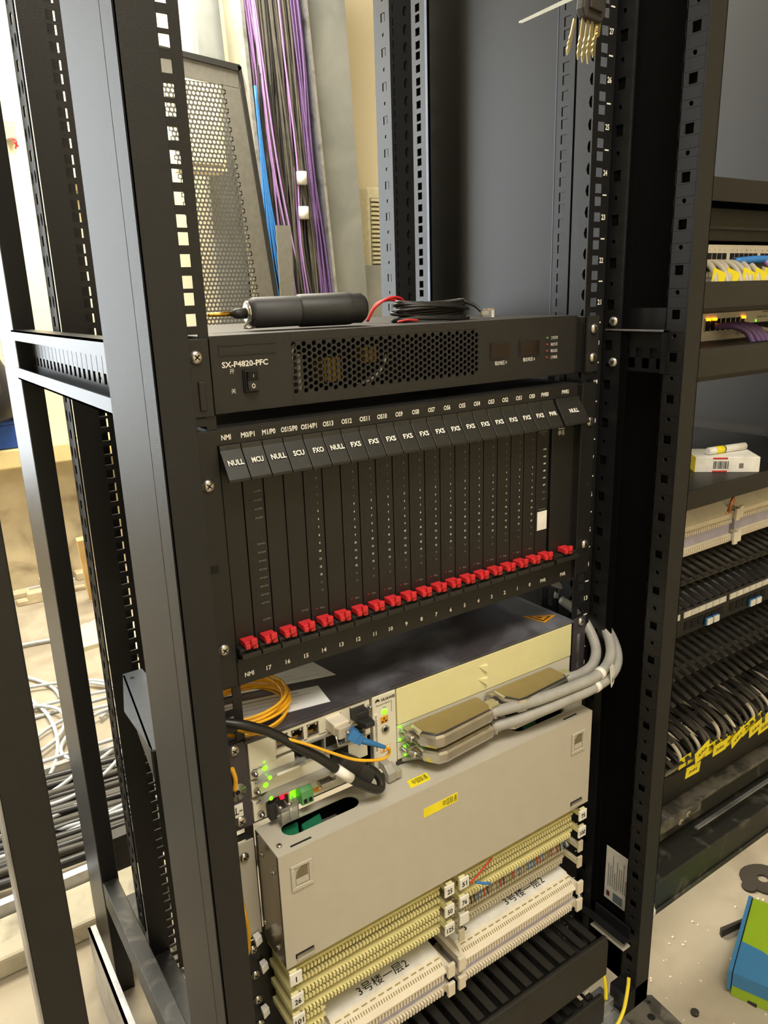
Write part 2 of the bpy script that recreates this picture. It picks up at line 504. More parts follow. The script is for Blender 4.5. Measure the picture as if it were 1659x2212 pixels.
b = MB('edge_grey'); b.box(248.6, 249.2, 317, 322, 22, ZT - 30); b.box(248.6, 249.2, 80, 81, 22, ZT - 30); b.build('edge_strip', rack)
web_strip(251, 352, 386, 369, 5.0, 'matte_shade_black', 'shaded_web', 8, per=(-1, 1))  # recessed rail web, its shade painted in as near-black
web_strip(251, 386, 406, 398, 0.9, 'matte_shade_black', 'shaded_web')
b = MB('matte_shade_black'); b.box(252, 254, 318, 408, 22, ZT - 30); b.box(256, 258, -30, 60, 22, ZT - 30); b.build('shade_backing', rack)  # black plates added so the holes read as shaded hollows
# inner strips with alternating square and round holes, beside the rails
def side_strip(x, y0, y1, parent=rack, big=False, zb=22., zt=ZT - 30, ph=0):
    b = MB('black_gloss')
    b.fr((x, y0, 0), (0, 1, 0), (0, 0, 1), (1, 0, 0))
    hs = []; z = zb + 19; k = ph
    while z < zt - 20:
        if k % 2 == 0: hs.append((z, 5.2, 5.6, 4))
        elif big: hs.append((z, 4.2, 7.5, 88))
        else: hs.append((z, 2.4, 2.6, 8))
        z += U / 2; k += 1
    b.strip(0, y1 - y0, zb, zt, 0, 2, hs)
    return b.build('holed_strip', parent)
side_strip(254, -20, 8)
side_strip(252, 408, 440)
side_strip(-256, 364, 398, big=True)
b = MB('black_gloss'); b.box(254, 262, -22, -20, 22, ZT - 30); b.build('strip_lip', rack)
# side panel of the rack, glossy black sheet
b = MB('panel_black'); b.box(286, 288.5, 22, 466, 0, ZT); b.build('side_panel', rack)
b = MB('matte_shade_black'); b.box(286, 288.5, -72, 22, 0, ZT); b.build('shaded_panel_front', rack)  # front stretch of the side panel, blackened to paint in its shade
# steel cross members running front to back
def side_member(x, s, y0, y1, z0, z1, mt='black_gloss', parent=rack, slots=True):
    b = MB(mt)
    b.fr((x, y0, 0), (0, 1, 0), (0, 0, 1), (s, 0, 0))
    L = y1 - y0
    if slots:
        b.box(0, L, z0, z0 + 16, 0, 2); b.box(0, L, z1 - 18, z1, 0, 2)
        n = int(L / 19); cur = 0
        for k in range(n):
            u = 12 + k * 19
            if u + 9.5 > L: break
            b.box(cur, u, z0 + 16, z1 - 18, 0, 2); cur = u + 9.5
        b.box(cur, L, z0 + 16, z1 - 18, 0, 2)
        for (za, zb) in ((z0 + 26, z1 - 18),):
            if zb > za: b.box(0, L, za, zb, 0.2, 1.8)
    else: b.box(0, L, z0, z1, 0, 2)
    b.box(0, L, z1 - 2, z1, -20, 0)      # upper flange
    b.box(0, L, z0, z0 + 2, -20, 0)
    b.box(0, L, z1 - 12, z1, -20, -18); b.box(0, L, z0, z0 + 14, -20, -18)
    return b.build('side_member', parent)
side_member(-274, 1, 4, 450, 862, 921)
# bracket between right rail and right front post
b = MB('black_gloss')
b.fr((260, -76, 0), (0, 1, 0), (0, 0, 1), (1, 0, 0))
b.box(0, 72, 903, 926, 6, 8)
b.box(-2, 74, 901, 903.5, -6, 10)
b.box(0, 74, 858, 862, 0, 2); b.box(0, 74, 884, 901, 0, 2)
for i in range(5):
    u = i * 18.5; b.box(u, u + 9, 862, 884, 0, 2)
b.box(0, 74, 862, 873, 0, 2); b.box(-2, 0, 858, 903, -6, 2); b.box(0, 74, 862, 884, 3, 4)
br = b.build('side_bracket', rack)
bb = MB('galvanised'); bb.box(253.5, 254.5, -78, -1, 902, 903.8); bb.build('bracket_edge', br)
screw(br, 254, -12, 912, 5.4, d=(-1, -0.2, 0)); screw(br, 254, -14, 867, 5.4, d=(-1, -0.2, 0))
# lower bracket
b = MB('black_gloss'); b.box(256, 258, -88, 30, 112, 130); b.box(246, 258, -88, 30, 110, 112.5)
lb = b.build('side_bracket', rack)
screw(lb, 246, -10, 130, 5, m='steel')
b = MB('cover_beige'); b.box(248, 262, -86, -30, 96, 98); b.build('support_ledge', rack)
# base frame
b = MB('beam_dark')
b.box(-290, -268, 0, 450, 62, 104); b.box(-268, -238, 0, 450, 62, 64)
b.box(286, 290, -80, 450, 0, 104)
b.box(-290, 290, 540, 565, 40, 104)
b.build('base_beam', rack, bevel=1)
# plinth foot, dusty black
b = MB('beam_dusty')
b.fr((0, 0, 0)); b.prism([(240, -150), (297, -150), (301, -99), (284, -86), (240, -78)], -12, 0)
b.box(240, 298, -148, -80, -110, -12)
b.use('void'); b.cyl((272, -120, -1), (272, -120, 0.3), 5.5, n=14); b.cyl((288, -104, -1), (288, -104, 0.3), 3, n=12)
b.build('plinth_foot', rack, bevel=1)
b = MB('galvanised'); b.box(196, 240, -150, -84, -4, 2); b.box(196, 238, -84, -60, 2, 22)
b.build('base_bracket', rack, bevel=1)
b = MB('black_gloss'); b.box(244, 290, -98, -72, -2, 34); b.build('post_shoe', rack)
screw(rack, 214, -110, 2, 7, 'bolt', 'steel', (0, 0, 1), 7)
screw(rack, 206, -135, 2, 6, 'bolt', 'steel', (0, 0, 1), 6)
screw(rack, 246, -40, 60, 7, 'bolt', 'rubber_grey', (-0.8, -0.6, 0.1), 4)
# white plastic blob on the foot of the right post
b = MB('putty'); b.lathe((292.5, -82, 148), (0.5, -1, 0.2), [(0, 5), (3, 8), (8, 7.5), (12, 4)], 12); b.lathe((293.5, -86, 138), (0.6, -1, 0), [(0, 6), (4, 9), (8, 8), (11, 3)], 12); b.build('putty_plug', rack)
# paper sticker on the side panel
b = MB('tag_white')
SX = 285.5
def sq(y0, y1, z0, z1, m, dx=0.0):
    b.use(m); b.box(SX - 0.3 - dx, SX - dx, y0, y1, z0, z1)
sq(-63, -21, 118, 204, 'tag_white')
random.seed(3)
for i in range(9):
    yy = -26 - i * 3.6
    sq(yy - 0.9, yy, 140 + random.uniform(0, 4) , 196 - random.uniform(0, 34), 'grey_print', 0.35)
sq(-60, -57, 186, 197, 'black_print', 0.35)
sq(-30, -25, 124, 132, 'red_dim', 0.35)
sq(-52, -36, 121, 135, 'paper_print', 0.35)
b.build('rating_sticker', rack)
# galvanised plate standing beside the left base
b = MB('galvanised'); b.box(-318, -314, 150, 470, -110, 20); b.box(-318, -306, 150, 470, 18, 20); b.build('base_plate', rack)
# L shaped support rail below the access device, left
b = MB('edge_grey'); b.fr(); b.prism([(-290, 60), (-246, 40), (-246, 232), (-268, 232), (-290, 150)], 538, 540)
b.use('black_gloss'); b.prism([(-291, 60), (-289, 60), (-267, 228), (-269, 228)], 508, 540)
b.use('void'); b.cyl((-262, 216, 539.5), (-262, 216, 540.3), 2.5, n=10)
b.build('support_rail', rack)

# ================================================================ second rack frame at the far left
r2 = thing('equipment_rack', 'bare black rack post at the far left edge, daylight glare painted on its outer side', 'rack', (-414, -100, 0))
b = MB('black_paint'); b.box(-428, -400, -100, -98, -110, 1500)
b.use('galvanised'); b.box(-430, -428, -100, -60, -110, 1500); b.build('frame_post', r2, bevel=1)  # bright metal on the outer face paints in daylight glare
b = MB('black_gloss'); b.box(-402, -400, -98, -62, -110, 1500); b.build('post_flange', r2)
r3 = thing('equipment_rack', 'dark rack post at the bottom left corner with a worn light edge', 'rack', (-480, -60, 0))
b = MB('black_paint'); b.box(-520, -466, -100, -60, -110, 340); b.use('beam_dusty'); b.box(-466, -463, -102, -58, -110, 340); b.build('frame_post', r3, bevel=2)
# ================================================================ rack mounted power unit
psu = thing('power_supply', 'black rack-mounted power unit with a perforated grille and rocker switch, topmost device in the rack', 'power supply', (0, 12, 856))
b = MB('psu_black')
b.box(-220, 220, 13, 300, 917.5, 920); b.box(-220, -218, 13, 300, 856, 917.5); b.box(218, 220, 13, 300, 856, 917.5)
b.box(-220, 220, 13, 300, 856, 858); b.box(-220, 220, 298, 300, 858, 917.5)
b.build('chassis', psu, bevel=0.6)
b = MB('psu_black')
Y0, Y1 = 11.0, 13.0
gx0, gx1, gz0, gz1 = -141, 74, 865.5, 912
b.box(-220, gx0, Y0, Y1, 856, 920); b.box(gx1, 90, Y0, Y1, 856, 920); b.box(90, 220, Y0, Y1, 856, 920)
b.box(gx0, gx1, Y0, Y1, gz1, 920); b.box(gx0, gx1, Y0, Y1, 856, gz0)
b.build('front_panel', psu, bevel=0.4)
b = MB('psu_black')
ncol, nrow = 42, 8
pw, ph = (gx1 - gx0) / ncol, (gz1 - gz0) / nrow
b.fr((0, Y0, 0), (1, 0, 0), (0, 0, 1), (0, 1, 0))
for i in range(ncol):
    u = gx0 + i * pw; off = ph / 2 if i % 2 else 0
    if off: b.box(u, u + pw, gz0, gz0 + off * 0.999, 0, 2)
    for j in range(nrow - (1 if off else 0)):
        v = gz0 + off + j * ph; b.cell(u, u + pw, v, v + ph, 0, 2, 2.35, 2.35, 8)
    if off: b.box(u, u + pw, gz1 - off, gz1, 0, 2)
b.build('grille', psu)
# things seen through the grille
b = MB('yellow_part'); b.box(-92, -74, 40, 62, 870, 893); b.build('transformer', psu, bevel=1)
b = MB('yellow_part'); b.box(-40, -24, 52, 70, 884, 900); b.build('coil_block', psu, bevel=1)
b = MB('tag_white'); b.tube([(-140, 22, 866), (-138, 20, 880), (-136, 22, 900), (-130, 24, 908)], 2.2); b.build('inner_wire', psu)
b = MB('tag_white'); b.tube([(-66, 24, 867), (-52, 22, 871), (-38, 24, 880), (-30, 26, 893)], 1.3); b.build('inner_wire', psu)
b = MB('bar_grey'); b.box(-133, -127, 18, 40, 862, 900); b.build('inner_heatsink', psu)
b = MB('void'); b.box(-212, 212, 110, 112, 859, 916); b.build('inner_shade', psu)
# recessed name bar
b = MB('psu_black'); b.box(-207, -155, 10.3, 11.2, 911.6, 912.6); b.box(-207, -155, 10.3, 11.2, 903.4, 904.2); b.box(-207.8, -206.8, 10.3, 11.2, 903.4, 912.6); b.build('name_recess', psu)
b = MB('white_print')
b.text('SX-P4820-PFC', (-185, 10.7, 896.2), 4.6, width=42)
b.text('开', (-197.5, 10.7, 890.5), 3.2); b.text('关', (-197.5, 10.7, 874), 3.2)
for (x0, s, wd) in ((105, '输出电压 V', 17), (146, '输出电流 A', 18)):
    b.text(s, (x0, 10.7, 875.6 if x0 == 105 else 876.6), 3.4, width=wd)
for i, s in enumerate(('工作正常', '输出欠压', '输出过压', '工作超温')):
    b.text(s, (184, 10.7, 897.4 - i * 7.0), 2.6, width=10.5)
b.build('lettering', psu)
for i in range(4):
    b = MB('green_dim' if i == 0 else 'red_dim'); b.lathe((173, 11, 897.4 - i * 7.0), (0, -1, 0), [(0, 1.7), (0.8, 1.5), (1.4, 0.7)], 10); b.build('indicator_lamp', psu)
for (a, c) in ((91, 117), (132, 160)):
    b = MB('psu_black'); b.box(a - 1.5, c + 1.5, 10, 11, 880, 897.5); b.use('display_dark'); b.box(a, c, 9.6, 10.1, 881.5, 896); b.build('display_window', psu)
b = MB('void'); b.box(-188.5, -174.5, 9.3, 11, 871.5, 891.5); b.use('black_gloss')
b.box(-187.5, -175.5, 7.8, 9.4, 872.5, 890.5)
sw = b.build('rocker_switch', psu, bevel=0.5)
b = MB('black_gloss'); b.fr((-186, 0, 0), (0, 1, 0), (0, 0, 1), (1, 0, 0)); b.prism([(8, 874), (8, 889.5), (3.4, 889.5), (6.2, 881.5), (5.0, 874)], 0, 9.2)
rk = b.build('rocker', sw)
b = MB('white_print'); b.text('I', (-181.4, 3.9, 886), 2.4, up=(0, -.25, 1)); 
b.fr((-181.4, 5.3, 877.5), (1, 0, 0), (0, 0.1, 1), (0, -1, 0))
for k in range(12):
    a1, a2 = 2 * math.pi * k / 12, 2 * math.pi * (k + 1) / 12
    b.quad((1.0 * math.cos(a1), 1.3 * math.sin(a1), 0.1), (1.0 * math.cos(a2), 1.3 * math.sin(a2), 0.1), (1.6 * math.cos(a2), 2.0 * math.sin(a2), 0.1), (1.6 * math.cos(a1), 2.0 * math.sin(a1), 0.1))
b.build('switch_mark', sw)
for s in (-1, 1):
    b = MB('psu_black'); xa, xb = sorted((s * 220, s * 242))
    b.box(xa, xb, -2.2, 0, 857, 919); b.box(*sorted((s * 220, s * 222)), -2.2, 14, 857, 919)
    ear = b.build('mounting_ear', psu, bevel=0.6)
    b = MB('psu_black'); b.box(*sorted((s * 227, s * 233)), -4, -2, 862, 886); b.build('ear_slot_cover', ear, bevel=1) if s < 0 else None
    screw(ear, s * 232.55, -2.4, uz(20, 1), 5.6)
    if s > 0: screw(ear, s * 232.55, -2.4, uz(20, -1), 5.6)

# ================================================================ line card chassis
pbx = thing('card_chassis', 'large black telephone exchange chassis with a row of line cards and red release levers', 'card chassis', (0, 0, 608))
b = MB('pbx_black')
b.box(-222, -220, 0, 240, 612, 846); b.box(214, 216, 0, 240, 612, 846)
b.box(-222, 216, 0, 240, 843, 846); b.box(-222, 216, 0, 240, 612, 616); b.box(-222, 216, 238, 240, 616, 843)
b.use('void'); b.box(-220, 214, 30, 32, 616, 843)
b.build('housing', pbx, bevel=0.5)
b = MB('pbx_black'); b.box(-222, 216, -2, 0, 832, 845); b.build('header_strip', pbx, bevel=0.4)
b = MB('pbx_black'); b.box(-222, 216, -3, 0, 612, 638); b.box(-222, 216, -6, -3, 636, 639); b.build('footer_strip', pbx, bevel=0.6)
for s in (-1, 1):
    x0, x1 = (-242, -222) if s < 0 else (211, 242)
    b = MB('pbx_black'); b.box(x0, x1, -2, 0, 613, 845)
    if s < 0: b.box(-223, -221, -2, 10, 613, 845)
    else: b.box(211, 213, -9, -2, 613, 845)
    ear = b.build('mounting_ear', pbx, bevel=0.6)
    screw(ear, s * 232.55, -2.2, uz(18), 5.6); screw(ear, s * 232.55, -2.2, uz(15, -1), 5.6)
    if s < 0:
        b = MB('void'); b.box(-237, -230, -2.4, -1.9, 723, 730); b.build('ear_hole', ear)
    else:
        b = MB('void'); b.box(229, 236, -2.4, -1.9, 723, 728); b.build('ear_hole', ear)
tops = ['NMI', 'M0/P1', 'M1/P0', 'OS15/P0', 'OS14/P1'] + ['OS%d' % i for i in range(13, -1, -1)] + ['PWR0', 'PWR1']
flp = ['NULL', 'MCU', 'NULL', 'SCU', 'FXO', 'NULL'] + ['FXS'] * 13 + ['PWR', 'NULL']
bots = ['NMI', '17', '16', '15', '14', '13', '12', '11', '10', '9', '8', '7', '6', '5', '4', '3', '2', '1', '0', 'PWR', 'PWR']
PIT = 19.55
for i in range(21):
    xa = -221 + i * PIT; xb = xa + PIT
    if i == 20: xa += 3.5; xb = 213
    xc = (xa + xb) / 2
    b = MB('pbx_black'); b.box(xa + 0.5, xb - 0.5, 0, 25, 640, 828)
    card = b.build('line_card', pbx, bevel=0.35)
    b = MB('pbx_flap')
    b.fr((xa + 0.4, 0, 0), (0, 1, 0), (0, 0, 1), (1, 0, 0))
    b.prism([(0, 832), (-4, 832), (-5, 828), (-20, 806), (-20, 803.5), (-17, 803), (0, 820)], 0, xb - xa - 0.8)
    b.build('latch_flap', card, bevel=0.35)
    dn = Vector((0, -15, -22)).normalized()
    b = MB('white_print'); b.text(flp[i], (xc + 0.6, -12.7, 818.6), 4.7, up=tuple(-dn), width=14 if len(flp[i]) == 4 else 10.6)
    b.text(tops[i], (xc - 2.0 if i < 20 else xc - 3, -2.4, 838.6), 4.3, width=(8.5 if len(tops[i]) == 3 else 16 if len(tops[i]) > 5 else 12.5 if len(tops[i]) > 4 else 11))
    b.text(bots[i], (xc + (0 if i < 19 else 2), -3.6, 621.5), 4.2, width=(9 if len(bots[i]) == 3 else None))
    b.build('card_lettering', card)
    # red lever
    b = MB('red_plastic')
    b.fr((xc + 1.0, 0, 0), (1, 0, 0), (0, 1, 0), (0, 0, 1))
    b.box(-6.2, 6.2, -12, 0, 650.5, 656.5); b.box(-6.2, -1.5, -14, -12, 650, 655); b.box(-1.2, 4.8, -15, -11, 653, 659); b.box(1, 6.2, -13, -9, 648.5, 652)
    b.build('release_lever', card, bevel=0.9)
    b = MB('pbx_flap'); b.box(xa + 0.5, xb - 0.5, -14, 0, 641, 646); b.box(xa + 0.5, xb - 0.5, -9, 0, 646, 649.5)
    b.build('ejector_base', card, bevel=0.8)
    # small printing and lamps
    b = MB('grey_print')
    if flp[i] in ('FXS', 'FXO'):
        for k in range(16):
            z = 798 - k * 7.75; 
            b.use('pbx_flap'); b.box(xc - 4.6, xc - 2.2, -0.35, 0.1, z - 0.8, z + 0.8)
            b.use('white_print' if 4 < k < 14 else 'grey_print'); b.text(str(k), (xc + 3.4, -0.4, z), 1.9, width=1.1 if k < 10 else 2.0)
        b.use('grey_print'); b.text('Run', (xc + 2.6, -0.4, 664), 1.8, width=4.5); b.use('red_dim'); b.box(xc - 4.6, xc - 2.6, -0.35, 0.1, 663.4, 664.6)
    elif flp[i] == 'MCU':
        for z, s in ((788, 'ALARM'), (780, 'ALARM'), (772, 'ALARM'), (764, 'ALARM'), (740, 'CPU RUN'), (732, 'CPU RUN'), (724, 'CPU RUN'), (716, 'CPU RUN'), (708, 'SYS RUN'), (700, 'NET RUN'), (692, 'NET RUN'), (684, 'NET RUN'), (668, 'SLV RUN')):
            b.use('grey_print'); b.text(s, (xc + 3.2, -0.4, z), 1.5, width=7.5); b.use('pbx_flap'); b.box(xc - 5, xc - 3, -0.35, 0.1, z - 0.7, z + 0.7)
    elif flp[i] == 'SCU':
        b.text('SCU RUN', (xc + 3.2, -0.4, 666), 1.6, width=7)
    elif flp[i] == 'PWR':
        b.text('COMMUNICATION', (xc - 1, -0.4, 797), 1.7, width=13); b.text('SYSTEM', (xc - 1, -0.4, 794), 1.5, width=5)
        for k, s in enumerate(('RING', '+24V', '-48V', '-48V', '+5V', '-5V', 'DC2', 'DC1')):
            z = 777 - k * 8.2
            b.use('white_print' if k < 6 else 'grey_print'); b.text(s, (xc + 2.5, -0.4, z), 1.8, width=4.6); b.use('pbx_flap'); b.box(xc - 5.5, xc - 3, -0.35, 0.1, z - 0.8, z + 0.8)
    if i == 20:
        b.use('white_print'); b.text('Shenzoom', (xc - 5, -0.4, 797.5), 1.5, width=10); b.text('申讯', (xc - 5, -0.4, 792.3), 4.8, width=10)
    if b.f: b.build('lamp_markings', card)
# white label square on the power card (its code is left blank)
b = MB('tag_white'); b.box(153.5, 168.5, -0.5, 0, 683, 705); b.use('grey_print'); b.text('Shenzoom', (160.5, -0.4, 708), 1.5, width=11); b.build('paper_label', pbx)

# ================================================================ access device
ma = thing('access_device', 'flat dark chassis with white boards, green lamps and cream blank panel, below the line cards', 'network device', (0, 0, 464))
b = MB('chassis_top')
b.box(-222, 218, 0, 244, 553, 555.5); b.box(-222, 218, -4, 0, 552, 555)
b.box(-222, -220, 0, 244, 464, 553); b.box(216, 218, 0, 244, 464, 553); b.box(-222, 218, 0, 244, 462, 464); b.box(-220, 216, 242, 244, 464, 553)
b.use('void'); b.box(-220, 216, 30, 32, 464, 553)
b.build('chassis', ma, bevel=0.5)
for s in (-1, 1):
    b = MB('chassis_ear'); b.box(*sorted((s * 220, s * 242)), -2, 0, 463, 555)
    ear = b.build('mounting_ear', ma, bevel=0.5)
    screw(ear, s * 232.55, -2.2, uz(12, 1), 5.6, m='steel' if s < 0 else 'screw_steel')
    if s < 0: screw(ear, s * 232.55, -2.2, uz(11, -1), 5.6)
    if s > 0:
        b = MB('galvanised'); b.box(227, 231, -3, -2, 486, 533); b.build('serial_strip', ear)
    else:
        b = MB('tag_white'); b.box(-241, -229, -2.6, -2, 478, 492); b.use('black_print'); b.box(-236.5, -235.6, -2.9, -2.5, 482, 489); b.box(-238.5, -233.5, -2.9, -2.5, 481.5, 482.4); b.box(-233, -229.8, -2.9, -2.5, 484, 484.8); b.build('earth_label', ear)
        b = MB('steel'); b.lathe((-233, -2, 505), (0, -1, 0), [(0, 9), (1.2, 9), (1.3, 3), (1.4, 3)], 20); b.use('void'); b.cyl((-233, -3.4, 505), (-233, -3.6, 505), 2.6, n=12); b.build('earth_washer', ear)
        b = MB('fibre_yellow'); b.tube([(-237, -5, 534), (-235, -6, 522), (-236, -5, 510)], 2.2, 8); b.build('earth_tail', ear)
# boards
def board(x0, x1, z0, z1, y=-3, m='board_white', name='board', bevel=0.5):
    b = MB(m); b.box(x0, x1, y, 20, z0, z1); return b.build(name, ma, bevel=bevel)
bd1 = MB('board_white')
# top board with port openings
ports = [(-191, -178), (-174, -161), (-157, -144), (-136, -118), (-107, -90)]
cur = -188
bd1.box(-219, -191.5, -3, 18, 524, 551); cur = -191.5
for (a, c) in ports:
    if a > cur: bd1.box(cur, a, -3, 18, 533, 551)
    bd1.box(a, c, -3, 18, 548, 551); cur = c
    bd1.box(a, c, -3, 18, 531, 535)
bd1.box(cur, -84, -3, 18, 512, 551)
bd1.box(-191.5, -90, -3, 18, 528, 531)
B1 = bd1.build('board', ma)
for i, (a, c) in enumerate(ports[:3]):
    b = MB('steel'); b.box(a, a + 1, -3.6, 12, 535, 548); b.box(c - 1, c, -3.6, 12, 535, 548); b.box(a, c, -3.6, 12, 547, 548.4); b.box(a, c, -3.6, 12, 534.6, 535.6)
    b.use('void'); b.box(a + 1, c - 1, 8, 9, 535.6, 547)
    b.use('block_white'); b.box(a + 1.5, a + 3, -3.2, -2, 545.5, 547); b.box(c - 3.4, c - 2, -3.2, -2, 545, 547)
    b.use('gold'); b.box(a + 3, c - 3, 3, 8, 536, 537); b.build('network_port', B1)
b = MB('block_white'); b.box(-136, -119, -20, -2, 536, 548); b.use('cable_beige'); b.prism([(-134, -26), (-121, -26), (-120, -20), (-136, -20)], 534, 546)
b.build('fibre_module', B1, bevel=0.8)
b = MB('steel'); b.tube([(-137, -24, 540), (-137, -28, 530), (-122, -28, 530), (-120, -22, 538)], 1.0, 6, 1); b.build('module_bail', B1)
b = MB('rubber_black'); b.box(-107, -92, -16, -2, 536, 548); b.prism([(-104, -27), (-93, -27), (-92, -16), (-107, -16)], 535, 541); b.build('dust_plug', B1, bevel=1)
b = MB('steel'); b.box(-108, -107, -3.5, 0, 534, 550); b.build('port_frame', B1)
# middle dark cages
b = MB('bar_grey'); b.box(-170, -90, -5, 10, 528, 530.5); b.box(-170, -90, -5, 10, 510, 512)
for x in (-140, -116): b.box(x, x + 2, -5, 8, 512, 528)
b.box(-160, -148, -7, 0, 516, 519)
b.use('void'); b.box(-164, -90, 2, 4, 512, 528); b.build('module_cage', ma)
board(-219, -172, 512, 523.6); board(-89, -84, 468, 511)
# second board and grey ejector bars
B2 = board(-219, -133, 493, 510); 
board(-112, -84, 480, 511)
b = MB('void'); b.box(-163, -112, -2, 0, 497, 511); b.box(-133, -112, -4, 0, 490, 511); b.build('dark_gap', ma)
b = MB('bar_grey'); b.fr((0, 0, 0), (1, 0, 0), (0, 0, 1), (0, -1, 0)); b.prism([(-216, 511), (-206, 515), (-166, 515), (-164, 512.5), (-203, 512.5)], 3, 12); b.build('ejector_bar', ma, bevel=0.4)
b = MB('bar_grey'); b.fr((0, 0, 0), (1, 0, 0), (0, 0, 1), (0, -1, 0)); b.prism([(-214, 488), (-203, 493.5), (-138, 493.5), (-136, 489), (-203, 490)], 3, 12); b.build('ejector_bar', ma, bevel=0.4)
b = MB('tag_white'); b.box(-196, -172, -12.6, -12, 512.6, 515); b.build('serial_sticker', ma)
b = MB('void'); b.tube([(-214, -6, 511.5), (-200, -8, 510)], 0.8, 6, 1); b.tube([(-213, -6, 488.5), (-200, -8, 486)], 0.8, 6, 1); b.build('ejector_gap', ma)
# power board
B3 = board(-219, -84, 466, 488)
b = MB('grey_print')
for (s, x, z, wd) in (('CONTROL', -210, 522, 13), ('VPOM', -211, 507, 9), ('RUN', -203, 508, 5), ('PAIB', -211, 485.5, 9), ('LINK 0', -92, 524, 8), ('LINK 1', -92, 519, 8)):
    b.text(s, (x, -3.4, z), 2.2, width=wd)
b.build('board_lettering', ma)
for (x, z) in ((-215, 519.5), (-214, 499), (-212, 473)):
    screw(ma, x, -3, z, 3.3, 'thumb_screw', 'nickel', (0, -1, -0.15), 6)
for (x, z) in ((-85, 543), (-85, 528), (-84, 500)):
    screw(ma, x, -3, z, 2.6, 'thumb_screw', 'nickel', (0, -1, 0), 5)
for (x, z, r) in ((-204, 519.5, 2.4), (-203.5, 514, 2.0), (-204.5, 501, 2.4), (-204, 491.5, 2.0), (-183, 490, 1.2), (-177, 491, 1.0), (-204, 526, 1.0)):
    b = MB('led_green'); b.lathe((x, -3 if z != 514 and z != 491.5 else -12, z), (0, -1, 0), [(0, r), (0.8, r), (1.2, r * .6)], 12); b.build('lamp', ma)
b = MB('led_green'); b.box(-180, -174, -4, -3, 474.5, 479.5); b.box(-180, -174, -4, -3, 480.5, 484.5); b.build('lamp', ma, bevel=0.6)
b = MB('led_red'); b.box(-193, -183.5, -9, -6, 486.5, 489); b.box(-193, -189, -10, -6, 483, 486.5); b.build('lamp', ma, bevel=0.6)
# clear terminal block
b = MB('rubber_black'); b.box(-206, -199, -12, -3, 466, 484); b.box(-199, -184, -8, -3, 466, 484); 
tb = b.build('power_terminal', ma, bevel=0.5)
b = MB('clear_plastic'); b.box(-199, -180, -21, -20, 464, 481); b.box(-199, -198, -20, -8, 464, 481); b.box(-181, -180, -20, -8, 464, 481); b.box(-199, -180, -20, -8, 464, 465); b.box(-190, -189, -20, -9, 465, 481); b.build('clear_cover', tb, bevel=0.3)
for x in (-194.5, -184.5): screw(tb, x, -9, 474, 3.2, m='steel')
# green plug
b = MB('green_block'); b.fr((-174, 0, 0), (0, 1, 0), (0, 0, 1), (1, 0, 0)); b.prism([(-3, 474), (-3, 490), (-9, 491), (-16, 486), (-17, 472), (-8, 471)], 0, 13)
g = b.build('green_plug', ma, bevel=0.5)
b = MB('void'); b.box(-172, -168.5, -17.5, -16.6, 474, 478); b.box(-166.5, -163, -17.5, -16.6, 474, 478); b.build('terminal_hole', g)
b = MB('warn_orange'); b.box(-155, -140, -3.3, -3, 470, 475); b.use('white_print'); b.box(-148, -141, -3.4, -3.2, 471, 474); b.build('warning_label', ma)
b = MB('steel'); b.box(-150, -136, -14, -3, 479, 484); b.box(-160, -144, -8, -3, 487, 490); b.use('void'); b.box(-158, -146, -8.4, -8, 487.6, 489.4); b.use('red_dim'); b.box(-139, -128, -3.4, -3, 484, 486); b.use('steel'); b.box(-136, -128, -3.6, -3, 475, 479)
b.build('toggle_switch', ma, bevel=0.5)
# narrow module with the maker's name
b = MB('board_white'); b.box(-81.5, -52.5, -5, 20, 466, 552)
hm = b.build('fan_module', ma, bevel=0.8)
b = MB('black_print'); b.text('HUAWEI', (-62.3, -5.4, 546.2), 3.2, width=17)
b.fr((-75.5, -5.3, 545.2), (1, 0, 0), (0, 0, 1), (0, -1, 0))
for k in range(8):
    a = math.radians(180 * (k + 0.5) / 8); c, s_ = math.cos(a), math.sin(a)
    b.quad((c * 0.8 - s_ * .1, s_ * 0.6, 0), (c * 2.6 - s_ * 0.75, s_ * 3.0 + c * 0.5, 0), (c * 3.3, s_ * 3.6, 0), (c * 2.6 + s_ * 0.75, s_ * 3.0 - c * 0.5, 0))
b.fr(); b.use('grey_print'); b.text('SmartAX MA5616', (-67.5, -5.3, 541.3), 1.5, width=20)
b.text('FAN', (-67, -5.3, 536.6), 1.4); b.use('bar_grey'); b.box(-58.5, -58, -5.4, -5, 529, 540)
b.build('module_lettering', hm)
b = MB('led_green'); b.lathe((-67.3, -5, 531.5), (0, -1, 0), [(0, 3), (0.9, 3), (1.4, 2)], 16); b.build('lamp', hm)
b = MB('warn_orange'); b.box(-72.3, -63, -5.4, -5, 518.8, 526.5)
b.use('black_print'); b.fr((0, -5.5, 0), (1, 0, 0), (0, 0, 1), (0, 1, 0))
b.prism([(-69.2, 523), (-66.6, 523), (-67.9, 525.6)], 0, .1); b.prism([(-71.5, 519.6), (-68.8, 519.6), (-68.6, 521.6), (-70.8, 521)], 0, .1); b.prism([(-67.5, 519.6), (-64.2, 519.8), (-65, 522), (-66.8, 521.4)], 0, .1); b.fr()
b.build('static_label', hm)
b = MB('steel'); b.lathe((-67, -5, 511), (0, -1, 0), [(0, 4.6), (1.6, 4.4), (1.6, 2.6), (0.8, 2.5)], 20); b.use('void'); b.cyl((-67, -6.5, 511), (-67, -6.7, 511), 2.3, n=16); b.build('earth_socket', hm)
b = MB('white_print'); b.box(-80.5, -75.8, -5.4, -5, 487, 533)
b.use('grey_print'); z = 489.0
while z < 531: hgt = random.choice((0.4, 0.8, 1.2)); b.box(-79.6, -76.8, -5.6, -5.3, z, z + hgt); z += hgt + 0.7
b.build('serial_label', hm)
